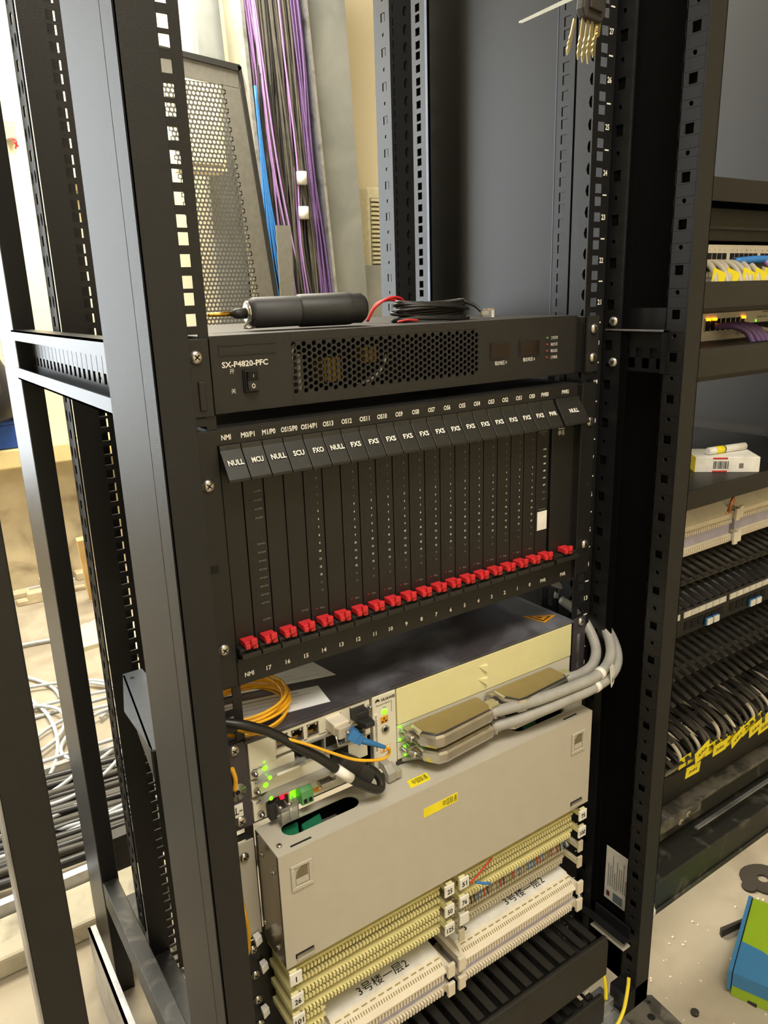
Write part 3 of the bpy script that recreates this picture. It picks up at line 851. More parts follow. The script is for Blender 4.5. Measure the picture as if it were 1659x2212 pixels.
b = MB('warn_orange'); b.box(-73.5, -61, -5.3, -5, 484, 491.5); b.use('white_print'); b.box(-73, -61.5, -5.4, -5.2, 484.5, 491); b.use('warn_orange')
b.fr((0, -5.6, 0), (1, 0, 0), (0, 0, 1), (0, 1, 0)); b.prism([(-72.5, 485), (-67.6, 485), (-70, 490)], 0, .2); b.prism([(-67, 485), (-62, 485), (-64.5, 490)], 0, .2); b.fr(); b.build('warning_label', hm)
b = MB('bar_grey'); b.fr((-77, 0, 0), (0, 1, 0), (0, 0, 1), (1, 0, 0)); b.prism([(-5, 470), (-16, 466), (-20, 460), (-24, 460), (-24, 470), (-16, 477), (-5, 478)], 0, 9); b.fr(); b.box(-68, -60, -24, -5, 461, 470); b.build('pull_handle', hm, bevel=0.6)
# cream blank panel
b = MB('cream_panel')
b.fr((0, 0, 0), (1, 0, 0), (0, 0, 1), (0, -1, 0))
b.box(-50.5, 214.5, 508.5, 551.5, -2, 4)
bp_ = b.build('blank_panel', ma, bevel=0.6)
for z in (536, 520):
    b = MB('cream_panel'); b.fr((0, -4.1, 0), (1, 0, 0), (0, 0, 1), (0, -1, 0))
    b.v.clear(); b.f.clear(); b.mi.clear(); b.sm.clear()
    p = [b.vt(q) for q in ((62, z + 5.5, 0), (75, z + 5.8, 0), (75, z - 5.5, 0), (74, z + 4.5, 3.2), (74.2, z - 4.4, 3.2))]
    b.face((p[0], p[3], p[1])); b.face((p[0], p[2], p[4], p[3])); b.face((p[1], p[3], p[4], p[2])); b.build('finger_dimple', bp_)
board(-50.5, 214.5, 487, 507.5, name='line_board'); board(-50.5, 214.5, 466, 486, name='line_board')
for (x, z, r) in ((-41.5, 500, 2.3), (-41.5, 491.5, 1.6), (-41, 478, 2.3), (-47.5, 505.5, 1.5), (-47.5, 489.5, 1.5), (-41, 469, 1.3)):
    b = MB('led_green'); b.lathe((x, -3.2, z), (0, -1, 0), [(0, r), (0.8, r), (1.2, r * .6)], 12); b.build('lamp', ma)
for z in (499, 479): screw(ma, -46, -3, z, 2.6, 'thumb_screw', 'nickel', (0.3, -1, -0.3), 8)
b = MB('bar_grey'); b.prism([(-46, -4), (-30, -10), (-16, -26), (-4, -26), (8, -22), (8, -16), (-8, -19), (-16, -19), (-24, -6), (-40, 0)], 462, 466); b.build('ejector_bar', ma, bevel=0.6)
b = MB('green_dim'); b.box(-4, 7, -24, -19, 466, 467); b.build('ejector_tip', ma)
# papers on the top
def sheet(pts, z, name, m='paper', lines=0, parent=ma):
    b = MB(m); b.fr(); b.prism(pts, z, z + 0.3)
    A, B_, C_, D = [Vector((p[0], p[1], 0)) for p in pts]
    b.use('paper_print')
    for k in range(lines):
        t = (k + 0.8) / (lines + 0.8); s0 = 0.06; s1 = random.uniform(0.5, 0.92)
        p = A.lerp(D, t); q = B_.lerp(C_, t)
        i0, i1 = p.lerp(q, s0), p.lerp(q, s1); d = (D - A).normalized() * (0.5 if k else 1.4)
        b.face([b.vt((v.x, v.y, z + 0.4)) for v in (i0, i1, i1 + d, i0 + d)])
    return b.build(name, parent)
random.seed(5)
sheet([(-215, 165), (-100, 140), (-89, 55), (-206, 84)], 555.8, 'printed_sheet', lines=9)
sheet([(-220, 70), (-116, 46), (-122, 10), (-220, 26)], 555.6, 'printed_sheet', lines=5)
b = MB('label_yellow'); b.prism([(-108, 148), (-100, 146), (-97, 128), (-105, 130)], 556.3, 556.5); b.prism([(-138, 152), (-131, 151), (-129, 135), (-135, 137)], 556.3, 556.5); b.build('tape_tab', ma)
b = MB('warn_orange'); b.prism([(176, 42), (212, 20), (184, 12)], 555.8, 556.1); b.use('black_print'); b.prism([(180, 37), (204, 21), (185, 16)], 556.2, 556.3); b.use('warn_orange'); b.prism([(182, 34), (200, 22), (187, 18)], 556.4, 556.5); b.use('black_print'); b.prism([(186, 30), (190, 27), (192, 22), (188, 24)], 556.55, 556.6); b.build('hazard_sticker', ma)

# ================================================================ loose things on the power unit
hp = thing('cable_probe', 'black cylindrical probe with a rubber grip and gold jack tip, lying on the power unit', 'tool', (-90, 66, 920))
p0, d = Vector((-150, 74, 935.8)), Vector((123, -17, 1.0)).normalized()
b = MB('rubber_grey'); b.lathe(p0, d, [(0, 9.5), (3, 12.8), (6, 14), (50, 14), (52, 13.5)], 28); b.build('barrel', hp)
b = MB('rubber_black'); b.lathe(p0 + d * 46, d, [(0, 13.2), (4, 15.2), (50, 15.4), (55, 15.2), (58, 14.2), (67, 14.4), (71, 11.5)], 28); gp = b.build('grip', hp)
b = MB('black_gloss'); b.cyl(p0 + d * 46 + Vector((20, -14, 4)), p0 + d * 46 + Vector((48, -16.5, 4)), 3.2, n=10); b.build('grip_rib', gp)
b = MB('nickel'); b.lathe(p0 - d * 3, d, [(0, 7.5), (1, 10.5), (3, 11.6)], 24); b.build('collar', hp)
b = MB('rubber_black'); b.lathe(p0 - d * 16, d, [(0, 2.4), (4, 4.6), (13, 5)], 14); jk = b.build('jack_body', hp)
b = MB('gold'); b.lathe(p0 - d * 38, d, [(0, 0.6), (2, 2.2), (4, 1.5), (5, 2.1), (22, 2.2)], 12); b.build('jack_tip', jk)
b = MB('steel'); b.tube([p0 + Vector((-2, -4, -8)), p0 + Vector((-9, -8, -12)), p0 + Vector((-5, -12, -13)), p0 + Vector((2, -8, -12.5))], 1.0, 6); b.build('ring', hp)
cc = MB('cable_black')
random.seed(11)
for k in range(9):
    cx, cy, rx, ry = 60 + random.uniform(-4, 4), 70 + random.uniform(-4, 4), 46 + random.uniform(-7, 4), 20 + random.uniform(-5, 3)
    z = 922.6 + k * 2.1
    pts = [(cx + rx * math.cos(a), cy + ry * math.sin(a), z + 1.2 * math.sin(a * 2 + k)) for a in [math.radians(t) for t in range(0, 361, 24)]]
    cc.tube(pts, 1.9, 7, 3)
cc.tube([(96, 62, 940), (108, 56, 934), (112, 50, 928)], 1.9, 7)
o = thing('coiled_cable', 'black network cable coiled beside the probe, clear plug at its end', 'cable', (60, 70, 920)); cc.build('cable', o)
b = MB('clear_plastic'); b.fr((110, 48, 926), (0.9, -0.3, 0), (0.3, 0.9, 0), (0, 0, 1)); b.box(0, 14, -5, 5, -4, 5); b.use('gold'); b.box(9, 13.5, -4, 4, 3, 4.6); b.use('cable_beige'); b.box(0, 8, -2.5, 2.5, -2, 2); b.build('plug', o, bevel=0.4)
b = MB('cable_red'); b.tube([(-6, 96, 922), (2, 92, 936), (16, 90, 944), (32, 92, 945), (44, 96, 938), (50, 98, 923)], 1.6, 7)
b.tube([(0, 104, 922), (8, 100, 938), (22, 98, 943), (38, 100, 940), (52, 106, 923)], 1.6, 7); b.tube([(6, 58, 921), (14, 52, 923), (26, 50, 922)], 1.2, 6)
tag(b.build('red_wire', at=(30, 94, 921)), 'thin red wire looped up behind the coiled black cable', 'wire')
# ================================================================ yellow fibre, black power lead, grey trunk cables
fb = thing('fibre_cable', 'coil of thin yellow fibre cable on the dark chassis, blue plug hanging in front', 'cable', (-205, 50, 556))
random.seed(21)
b = MB('fibre_yellow')
for k in range(9):
    rx, ry = 47 + random.uniform(-6, 5), 42 + random.uniform(-8, 6)
    cx, cy = -202 + random.uniform(-3, 2), 44 + random.uniform(-3, 3)
    b.tube([(cx + rx * math.cos(a), cy + ry * math.sin(a), 558 + k * 1.9 + 2 * math.sin(a + k)) for a in [math.radians(t) for t in range(0, 361, 20)]], 1.45, 7, 3)
b.tube([(-232, 14, 566), (-222, -4, 566), (-206, -14, 562), (-190, -22, 556), (-170, -32, 546), (-150, -38, 533), (-128, -42, 519), (-108, -44, 511), (-95, -44, 508), (-89, -44, 511), (-90, -46, 518), (-95, -47, 522)], 1.5, 8, 5)
b.build('fibre', fb)
b = MB('plug_blue'); b.fr((-124, -34, 541), (0.62, -0.35, -0.62), (0.35, 0.9, -0.1), (0.65, 0, 0.75)); b.box(-4, 6, -5, 5, -5.5, 5.5); b.box(6, 12, -4, 4, -4.5, 4.5); b.fr()
b.cyl((-117, -38, 534), (-95, -47, 522), 3.6, 1.9, 12); b.build('plug', fb, bevel=0.5)
b = MB('steel'); b.cyl((-130, -33, 546), (-125, -34, 541), 1.4, n=8); b.build('ferrule', fb)

pw = thing('power_lead', 'thick black power lead with a white band, looping in front of the white boards', 'cable', (-150, -30, 500))
b = MB('cable_black'); b.tube([(-262, 10, 588), (-240, -6, 583), (-222, -14, 577), (-200, -18, 563), (-180, -24, 545), (-160, -30, 528), (-145, -34, 512), (-128, -38, 494), (-112, -40, 480), (-102, -40, 473), (-96, -38, 472), (-94, -34, 478), (-98, -30, 486), (-106, -26, 494)], 4.6, 12, 5)
b.build('lead', pw)
b = MB('tag_white'); b.cyl((-144, -34.2, 511), (-130, -37.4, 496), 5.2, n=16); b.build('white_band', pw)
b = MB('rubber_black'); b.fr((-122, -20, 498), (0.80, -0.1, -0.6), (0.1, 1, 0), (0.6, 0, 0.8)); b.prism([(-16, -10), (10, -9), (26, -14), (28, 2), (10, 10), (-16, 10)], -9, 9); b.build('plug_body', pw, bevel=3)

def hood(parent, x0, x1, z0, z1, y0=-46, y1=-6):
    b = MB('nickel')
    b.prism([(x0 + 5, y1), (x0 + 4, y0 + 17), (x0 + 14, y0 + 2), (x0 + 24, y0), (x1 - 6, y0 + 6), (x1, y0 + 14), (x1, y1)], z0, z1)
    h = b.build('connector_hood', parent, bevel=4)
    b = MB('steel'); b.box(x0 - 2, x0 + 6, y1 - 10, y1, z0 + 2, z1 - 2); b.cyl((x0 - 1, y1 - 16, (z0 + z1) / 2), (x0 - 1, y1 - 2, (z0 + z1) / 2), 3.4, n=12); b.use('nickel'); b.box(x1 - 4, x1 + 10, y0 + 10, y0 + 26, z0 + 1, z1 - 1)
    b.build('clamp', h, bevel=0.8)
    screw(h, x0 - 1, y1 - 16, (z0 + z1) / 2, 4.2, m='steel', h=3); screw(h, x1 + 2, y0 + 10, z0 + 4, 3.4, m='steel', h=3)
    b = MB('hood_top'); b.prism([(x0 + 9, y1 - 4), (x0 + 9, y0 + 18), (x0 + 17, y0 + 5), (x0 + 26, y0 + 4), (x1 - 8, y0 + 9), (x1 - 4, y0 + 16), (x1 - 4, y1 - 4)], z1 - 0.5, z1 + 0.4); b.build('hood_plate', h)
    return h
cabs = [
 ('thick grey trunk cable from the upper left metal plug, highest of the run', (-44, 58, 491, 508), [(56, -32, 499), (80, -38, 499), (120, -46, 500), (160, -52, 503), (196, -56, 506), (225, -52, 512), (248, -38, 522), (262, -14, 540), (262, 14, 560), (256, 40, 574), (248, 60, 580)]),
 ('thick grey trunk cable from the lower left metal plug', (-40, 60, 471, 487), [(58, -32, 480), (84, -40, 482), (120, -48, 486), (160, -54, 490), (196, -58, 494), (228, -56, 499), (254, -44, 508), (270, -22, 522), (274, 4, 540), (268, 30, 556), (252, 60, 562)]),
 ('thick grey trunk cable from the upper right metal plug beside the cream panel', (74, 176, 491, 508), [(174, -32, 501), (196, -36, 502), (220, -34, 506), (240, -22, 516), (250, -2, 532), (250, 18, 550), (248, 44, 560)]),
]
for (lb, hd, pts) in cabs:
    t = thing('trunk_cable', lb, 'cable', (100, -40, 490))
    hood(t, *hd)
    b = MB('cable_grey'); b.tube(pts, 6.4, 14, 5); b.build('jacket', t)
    if 'highest' in lb:
        b = MB('tag_white'); b.tube([(205, -56, 507.3), (212, -55.3, 508.7)], 7.2, 14, 1); b.fr((213, -66, 512), (0.9, 0.35, 0.1), (0.05, 0, -1), (0.35, -0.9, 0)); b.prism([(0, -6), (9, -6), (15, -1), (17, 10), (16, 22), (6, 24), (3, 12)], 0, 0.6)
        b.use('grey_print'); b.box(7, 12, 12, 19, 0.6, 0.7)
        b.build('cable_tag', t)
    if 'lower left' in lb:
        b = MB('tag_white'); b.tube([(196, -58, 494), (203, -58, 495)], 7.1, 14, 1); b.build('cable_tag', t)
t = thing('metal_plug', 'metal cable plug half hidden below the grey cables, rightmost of the lower row', 'connector', (120, -30, 478))
b = MB('nickel'); b.prism([(72, -6), (74, -30), (84, -42), (168, -42), (176, -30), (176, -6)], 471, 486); b.build('connector_hood', t, bevel=2)
b = MB('steel'); b.box(176, 186, -30, -16, 473, 484); b.build('clamp', t)

# ================================================================ beige cover over the terminal frame
cv = thing('terminal_cover', 'wide beige sheet metal cover with finger latches and yellow stickers, above the terminal strips', 'cover', (-8, -25, 330))
X0, X1, YF, ZB, ZTP = -219.0, 203.0, -50.0, 330.0, 458.0
b = MB('cover_beige')
# top with two oblong openings
b.fr((0, 0, ZTP - 1.5), (1, 0, 0), (0, 1, 0), (0, 0, 1))
def oblong(u0, u1, v0, v1, hu0, hu1, hv0, hv1):
    """sheet u0..u1 x v0..v1 with a round ended slot"""
    r = (hv1 - hv0) / 2; cvv = (hv0 + hv1) / 2
    ring = []
    for k in range(9): a = math.pi / 2 + math.pi * k / 8; ring.append((hu0 + r + r * math.cos(a), cvv + r * math.sin(a)))
    for k in range(9): a = -math.pi / 2 + math.pi * k / 8; ring.append((hu1 - r + r * math.cos(a), cvv + r * math.sin(a)))
    outer = []
    for k in range(9): t_ = k / 8; outer.append((u0, v1 + (v0 - v1) * t_) if 0 < k < 8 else ((u0, v1) if k == 0 else (u0, v0)))
    for k in range(9): t_ = k / 8; outer.append((u1, v0 + (v1 - v0) * t_))
    n = 18
    for w in (0, 1.5):
        A = [b.vt((p[0], p[1], w)) for p in outer]; B_ = [b.vt((p[0], p[1], w)) for p in ring]
        for k in range(n): b.face((A[k], A[(k + 1) % n], B_[(k + 1) % n], B_[k]))
    for k in range(n):
        p, q = ring[k], ring[(k + 1) % n]; b.quad((p[0], p[1], 0), (q[0], q[1], 0), (q[0], q[1], 1.5), (p[0], p[1], 1.5))
oblong(X0, -8, YF, -2, -200, -115, -33, -12)
oblong(-8, X1, YF, -2, 96, 180, -33, -12)
b.fr()
b.box(X0, X1, YF - 1.5, YF, ZB, ZTP)
b.build('cover_shell', cv)
b = MB('cover_side'); b.box(X1 - 1.5, X1, YF + 2, -2, ZB, ZTP - 1.6); b.build('cover_side', cv)
b = MB('cover_side'); b.box(X0, X0 + 1.5, YF + 2.4, -2, ZB, ZTP - 1.6)
b.use('void'); b.box(X0 + 0.2, X0 + 2, YF + 0.2, YF + 2.4, ZB, ZTP - 3)
b.build('cover_side', cv)
for (y, z) in ((-14, 436), (-38, 432), (-8, 352), (-36, 344)): screw(cv, X0, y, z, 2.6, m='steel', d=(-1, 0, 0), h=2)
screw(cv, -211, -38, ZTP, 3, m='steel', d=(0, 0, 1), h=2); screw(cv, 192, -24, ZTP, 3.4, m='steel', d=(0, 0, 1), h=2)
for x in (-203, 160):
    b = MB('void'); b.box(x, x + 22, -46.2, -44.2, ZTP, ZTP + 0.3); b.build('cover_slot', cv)
for (x, z) in ((-208, 438), (168, 434)):
    b = MB('cover_beige'); b.fr((0, YF - 1.6, 0), (1, 0, 0), (0, 0, 1), (0, -1, 0))
    b.box(x, x + 23, z - 24, z - 19.5, 0, 1.6); b.box(x, x + 23, z + 1, z + 4.5, 0, 1.6); b.box(x, x + 4, z - 19.5, z + 1, 0, 1.6); b.box(x + 19, x + 23, z - 19.5, z + 1, 0, 1.6)
    l = b.build('finger_latch', cv, bevel=0.7)
    b = MB('rubber_grey' if 0 else 'cover_side'); b.fr((0, YF - 1.6, 0), (1, 0, 0), (0, 0, 1), (0, -1, 0)); b.prism([(x + 5, z - 12), (x + 18, z - 12), (x + 18, z - 1), (x + 12, z), (x + 6.5, z - 4)], 0, 0.3)
    b.use('cover_beige'); b.prism([(x + 5, z - 18), (x + 18, z - 18), (x + 18, z - 12), (x + 5, z - 12)], 0, 0.8); b.build('latch_recess', l)
for x in (-209, 171):
    b = MB('void'); b.box(x, x + 20, YF - 1.9, YF - 1.5, 337, 342); b.use('steel'); b.box(x + 1, x + 20, YF - 3, YF - 1.5, 338, 340.5); b.use('cover_beige'); b.box(x + 1, x + 20, YF - 3.4, YF - 1.5, 334.5, 337); b.build('lower_catch', cv)
b = MB('label_yellow'); b.fr((0, YF - 1.8, 0), (1, 0, 0), (0, 0, 1), (0, 1, 0)); b.prism([(-53, 434.5), (-53.5, 424), (-8, 425), (-8, 435.5)], 0, 0.3); b.fr()
b.use('black_print'); b.text('中国联通', (-18.5, YF - 1.9, 430), 6.2, width=19); b.build('yellow_sticker', cv)
b = MB('label_yellow'); b.prism([(-62, -42), (-36, -42), (-33, -30), (-58, -30)], ZTP, ZTP + 0.3); b.use('black_print'); b.text('中国联通', (-46, -36, ZTP + 0.5), 6, up=(0.1, 1, 0), width=19); b.build('yellow_sticker', cv)
# things inside the cover
for pts in ([(-204, -36), (-188, -36), (-176, -8), (-204, -8)], [(-180, -30), (-160, -36), (-152, -10), (-176, -14)], [(112, -32), (128, -34), (150, -8), (124, -8)]):
    b = MB('green_dark'); b.prism(pts, 438, 451); b.build('green_holder', cv, bevel=2)
b = MB('beam_dusty'); b.box(-156, -136, -28, -14, 432, 445); b.build('inner_bracket', cv, bevel=1)
b = MB('matte_shade_black'); b.box(X0 + 4, X1 - 4, -46, -4, 424, 426); b.box(X0 + 4, X1 - 4, -6, -4, 424, 452); b.box(X0 + 4, X1 - 4, -47, -46, 424, 452); b.build('inner_shade', cv)
b = MB('cover_beige'); b.box(203, 242, -2, 0, 400, 462); b.build('mounting_ear', cv, bevel=0.6)
b = MB('cover_beige'); b.box(-242, -221, -2, 0, 336, 448); er = b.build('mounting_ear', cv, bevel=0.6)
screw(er, -232.5, -2, 432, 5.2, m='nickel')

# ================================================================ rails and bits left of the terminal strips
tf = thing('terminal_backing', 'black backing frame with silver screws behind the cream terminal strips', 'frame', (0, 0, 160))
b = MB('black_paint'); b.box(-242, -226, -2, 0, 160, 330); b.box(-226, 210, 8, 10, 160, 330); b.box(208, 242, -2, 0, 160, 396); b.build('back_frame', tf)
for z in (322, 290, 258, 226): screw(tf, -232.5, -2.2, z, 5, m='steel')
for (x, z) in ((-229, 336), (-225, 300), (-228, 244)):
    b = MB('tag_white'); b.fr((x, -8, z), (0.9, 0.2, 0.1), (0, 1, 0), (-0.1, 0, 1)); b.prism([(-4, -4), (5, -3), (4, 4), (-3, 5)], -4, 5); b.build('white_clip', tf, bevel=0.8)
b = MB('screw_steel'); b.tube([(214, -4, 236), (216, -12, 230)], 4, 8); b.build('bolt', tf)
b = MB('fibre_yellow'); b.tube([(-252, -4, 440), (-246, -7, 415), (-241, -10, 385), (-238, -10, 355), (-239, -8, 330), (-244, -4, 312)], 1.8, 8); tag(b.build('yellow_fibre', at=(-240, -8, 380)), 'yellow fibre cable bowing out beside the beige cover ear', 'cable')

# ================================================================ terminal strips
def tooth_mesh(x0, x1, y, z, h, m, pitch=4.1, wd=2.5, dp=4.0):
    b = MB(m); n = int((x1 - x0) / pitch)
    for k in range(n):
        x = x0 + (k + 0.25) * pitch; b.box(x, x + wd, y - dp, y, z - h / 2, z + h / 2)
    return b
def terminal_strip(x0, x1, z, m, label, tagl=None, tagr=None, yf=-40, yc=-46, groove='groove_cream', clips=(True, True), group=None, tilt=0, wires=False, xo=0, gap=11.5):
    t = thing('terminal_strip', label, 'terminal strip', ((x0 + x1) / 2, yf, z), group)
    b = MB(m)
    b.box(x0, x1, yf + 6, 6, z - gap, z + gap); b.box(x0, x1, yf, yf + 6, z + 3.5, z + 6.5); b.box(x0, x1, yf, yf + 6, z - 6.5, z - 3.5)
    b.build('strip_body', t)
    b = MB(groove); b.box(x0 + 1, x1 - 1, yf + 4.5, yf + 6.2, z - 3.4, z + 3.4); b.build('groove', t)
    for zz in (z + 8.2, z - 8.2):
        o = tooth_mesh(x0 + 2, x1 - 2, yf + 1, zz, 4.4, m).build('teeth', t); o['kind'] = 'stuff'
        b = MB('groove_cream' if 'cream' in m else 'block_greyish'); b.box(x0 + 1, x1 - 1, yf + 1, yf + 6.5, zz - 2.2, zz + 2.2); b.build('tooth_bed', t)
    for side, on in ((-1, clips[0]), (1, clips[1])):
        if not on: continue
        xe = x0 if side < 0 else x1
        xa, xb = (xe - 5, xe) if side < 0 else (xe, xe + 5)
        b = MB(m); b.box(xa, xb, yc - 4, 4, z - 3.5, z + 3.5); b.box(xa - (3 if side < 0 else 0), xb + (3 if side > 0 else 0), yc - 6, yc - 3, z - 8, z + 8)
        c = b.build('end_clip', t, bevel=0.6)
        s = tagl if side < 0 else tagr
        if s is not None:
            b = MB('tag_white'); cx = (xa + xb) / 2; b.box(cx - 6.5, cx + 6.5, yc - 8.4, yc - 6.2, z - 7, z + 7)
            if s: b.use('black_print'); b.text(s, (cx, yc - 8.7, z - 0.5), 6.0, width=(None if len(s) == 1 else 7 if len(s) == 2 else 9.5))
            b.build('number_tag', c, bevel=0.4)
    return t
LX0, LX1, RX0, RX1 = -209, -24, 2, 190
terminal_strip(LX0, LX1, 317, 'block_cream', 'top cream terminal strip on the left, tagged 1 and 25, just under the beige cover', '1', '25')
terminal_strip(LX0, LX1, 290, 'block_cream', 'cream terminal strip on the left, second from top, tagged 26 and 50', '26', '50')
terminal_strip(LX0, LX1, 265, 'block_cream', 'cream terminal strip on the left, third from top, tagged 101 and 125', '101', '125')
terminal_strip(RX0, RX1, 316, 'block_cream', 'top cream terminal strip on the right, tagged 51 and 75, with loose wire ends', '51', '75')
terminal_strip(RX0, RX1, 291, 'block_cream', 'cream terminal strip on the right, second from top, tagged 76 and 100', '76', '100')
terminal_strip(RX0, RX1, 267, 'block_greyish', 'greyish terminal strip on the right, third from top, crowded with wire ends', '', None, groove='groove_cream', yf=-28)
terminal_strip(RX0, RX1, 243, 'block_greyish', 'plain greyish terminal strip on the right, directly above the handwritten white label', None, None, yf=-28)
b = MB('cable_blue'); b.tube([(18, -52, 306), (26, -56, 303), (34, -58, 300)], 1.6, 7); b.use('cable_red'); b.tube([(-2, -50, 309), (12, -52, 310), (30, -50, 316), (46, -48, 322)], 1.0, 6); tag(b.build('wire_ends', at=(20, -52, 306)), 'short blue and red wire ends on the top right terminal strip', 'wire')
b = MB('cable_black'); random.seed(9)
cols = ['cable_red', 'cable_blue', 'cable_black', 'cable_beige', 'groove_cream']
for k in range(34):
    x = 12 + k * 5.1; b.use(random.choice(cols)); b.tube([(x, -30, 277), (x + 1.5, -36, 272), (x + 2, -38, 262)], 0.7, 5, 2)
tag(b.build('wire_tails', at=(100, -48, 276)), 'fine wire tails punched into the greyish right-hand terminal strip', 'wire', kind='stuff')
def label_holder(x0, x1, zt, txt, label, mm='block_white', dashes=True, hand=True, rot=None):
    """deep white unit: sloping label board on top, comb of slits, tooth rows in front"""
    t = thing('terminal_unit', label, 'terminal strip', ((x0 + x1) / 2, -40, zt - 20))
    b = MB('tag_white')
    b.fr((x0, 0, 0), (0, 1, 0), (0, 0, 1), (1, 0, 0)); b.prism([(-14, zt + 1), (-34, zt), (-34, zt - 2), (-14, zt - 1)], 0, x1 - x0); b.build('label_board', t)
    b = MB(mm)
    b.fr((x0, 0, 0), (0, 1, 0), (0, 0, 1), (1, 0, 0)); b.prism([(6, zt - 2), (-34, zt - 2), (-36, zt - 2), (-50, zt - 14), (-50, zt - 16), (-46, zt - 17), (-46, zt - 25), (6, zt - 25)], 0, x1 - x0); ub = b.build('unit_body', t)
    b = MB('groove_cream')
    dn = (0, -0.76, -0.65); nn = (0, -0.65, 0.76)
    for k in range(int((x1 - x0) / 11)):
        b.fr((x0 + 5 + k * 11, -37.5, zt - 3.2), (1, 0, 0), dn, nn); b.box(0, 7, 0, 1.4, 0, 0.5)
    for k in range(int((x1 - x0) / 3.3)):
        b.fr((x0 + 4 + k * 3.3, -41.5, zt - 6.6), (1, 0, 0), dn, nn); b.box(0, 1.2, 0, 4, 0, 0.4)
    c = b.build('comb_slits', t); c['kind'] = 'stuff'
    o = tooth_mesh(x0 + 2, x1 - 2, -46, zt - 20.5, 6.5, mm).build('teeth', t); o['kind'] = 'stuff'
    b = MB('groove_lavender'); b.box(x0, x1, -45, -10, zt - 36, zt - 25); b.build('lavender_strip', t)
    b = MB(mm); b.box(x0, x1, -46, 6, zt - 48, zt - 36); b.build('lower_body', t)
    o = tooth_mesh(x0 + 2, x1 - 2, -46, zt - 42, 6.5, mm).build('teeth', t); o['kind'] = 'stuff'
    for xe, s in ((x0 - 6, -1), (x1, 1)):
        for zc in (zt - 13, zt - 40):
            b = MB(mm); b.box(xe, xe + 6, -50, 4, zc - 5, zc + 5); b.box(xe - (4 if s < 0 else 0), xe + 6 + (4 if s > 0 else 0), -54, -50, zc - 9, zc + 9); b.build('end_clip', t, bevel=0.6)
    up = Vector((0, 20, 1)).normalized()
    b = MB('black_print')
    for (s, x, k) in txt:
        b.text(s, (x, -24.5, zt + 1.0), k, up=tuple(up), right=(1, 0, 0))
    b.build('handwriting', t)
    return t
label_holder(RX0, RX1, 217, [('3号楼一层2', 122, 9.5), ('-75', 18, 8.5)], 'white terminal unit on the right with handwritten label board, ends at the black manager')
label_holder(LX0 + 40, LX1, 217, [('3号楼一层2', -94, 9.5)], 'white terminal unit on the left with handwritten label board, cut by the lower frame edge')
terminal_strip(LX0, LX0 + 34, 240, 'block_cream', 'short stub of cream terminal strip at the lower left, below the tag 101', None, None, clips=(True, False))

# ================================================================ black finger managers under the terminals
def finger_manager(x0, x1, yb, yf, z0, z1, label, parent=None, n=22, mt='manager_dark'):
    t = thing('cable_manager', label, 'cable manager', ((x0 + x1) / 2, (yb + yf) / 2, z0))
    b = MB(mt)
    b.fr((x0, 0, 0), (0, 1, 0), (0, 0, 1), (1, 0, 0))
    b.prism([(yf, z0 + 6), (yf + 6, z0), (yf + 12, z0), (yf + 12, z1 - 6), (yf + 8, z1), (yf + 3, z1), (yf, z1 - 8)], 0, x1 - x0)
    b.build('front_cover', t, bevel=1.5)
    b = MB(mt); b.box(x0, x1, yb - 3, yb, z0, z1); b.build('back_plate', t)
    p = (x1 - x0 - 8) / n
    b = MB(mt); x = x0 + 4
    b.box(x, x + p * 0.55, yf + 10, yb - 2, z1 - 4, z1 + 1); f = b.build('finger', t)
    for k in range(1, n): pcopy(f, t, (k * p, 0, 0))
    b = MB(mt); b.box(x0, x1, yf + 10, yb - 2, z0, z0 + 3); b.build('bottom_plate', t)
    return t
finger_manager(-215, 214, 2, -88, 76, 140, 'black slotted cable manager right under the white terminal units')
finger_manager(-215, 214, 2, -88, -20, 44, 'black slotted cable manager at the very bottom of the rack, beside the bolted foot')
b = MB('tag_white'); b.box(192, 200, -72, -64, 45.5, 52); tag(b.build('white_plug', at=(196, -68, 48)), 'small square white cap on the bottom black manager', 'cap')
b = MB('cable_yellow'); b.tube([(200, -112, 20), (212, -112, 24), (228, -108, 34), (244, -100, 50), (250, -96, 60)], 2.4, 10); b.use('green_block'); b.tube([(201.5, -110, 17.5), (213, -110.5, 21.5), (229, -106.5, 31.5), (245, -98.5, 47.5), (251, -94.5, 57.5)], 1.7, 8)
tag(b.build('earth_wire', at=(225, -108, 34)), 'yellow and green striped earth wire arching by the rack foot', 'wire')
b = MB('cable_yellow'); b.tube([(240, -56, 62), (236, -66, 50), (230, -76, 34), (226, -80, 24)], 2.6, 8); tag(b.build('earth_tail', at=(234, -66, 48)), 'short yellow earth wire tail below the black bolt', 'wire')

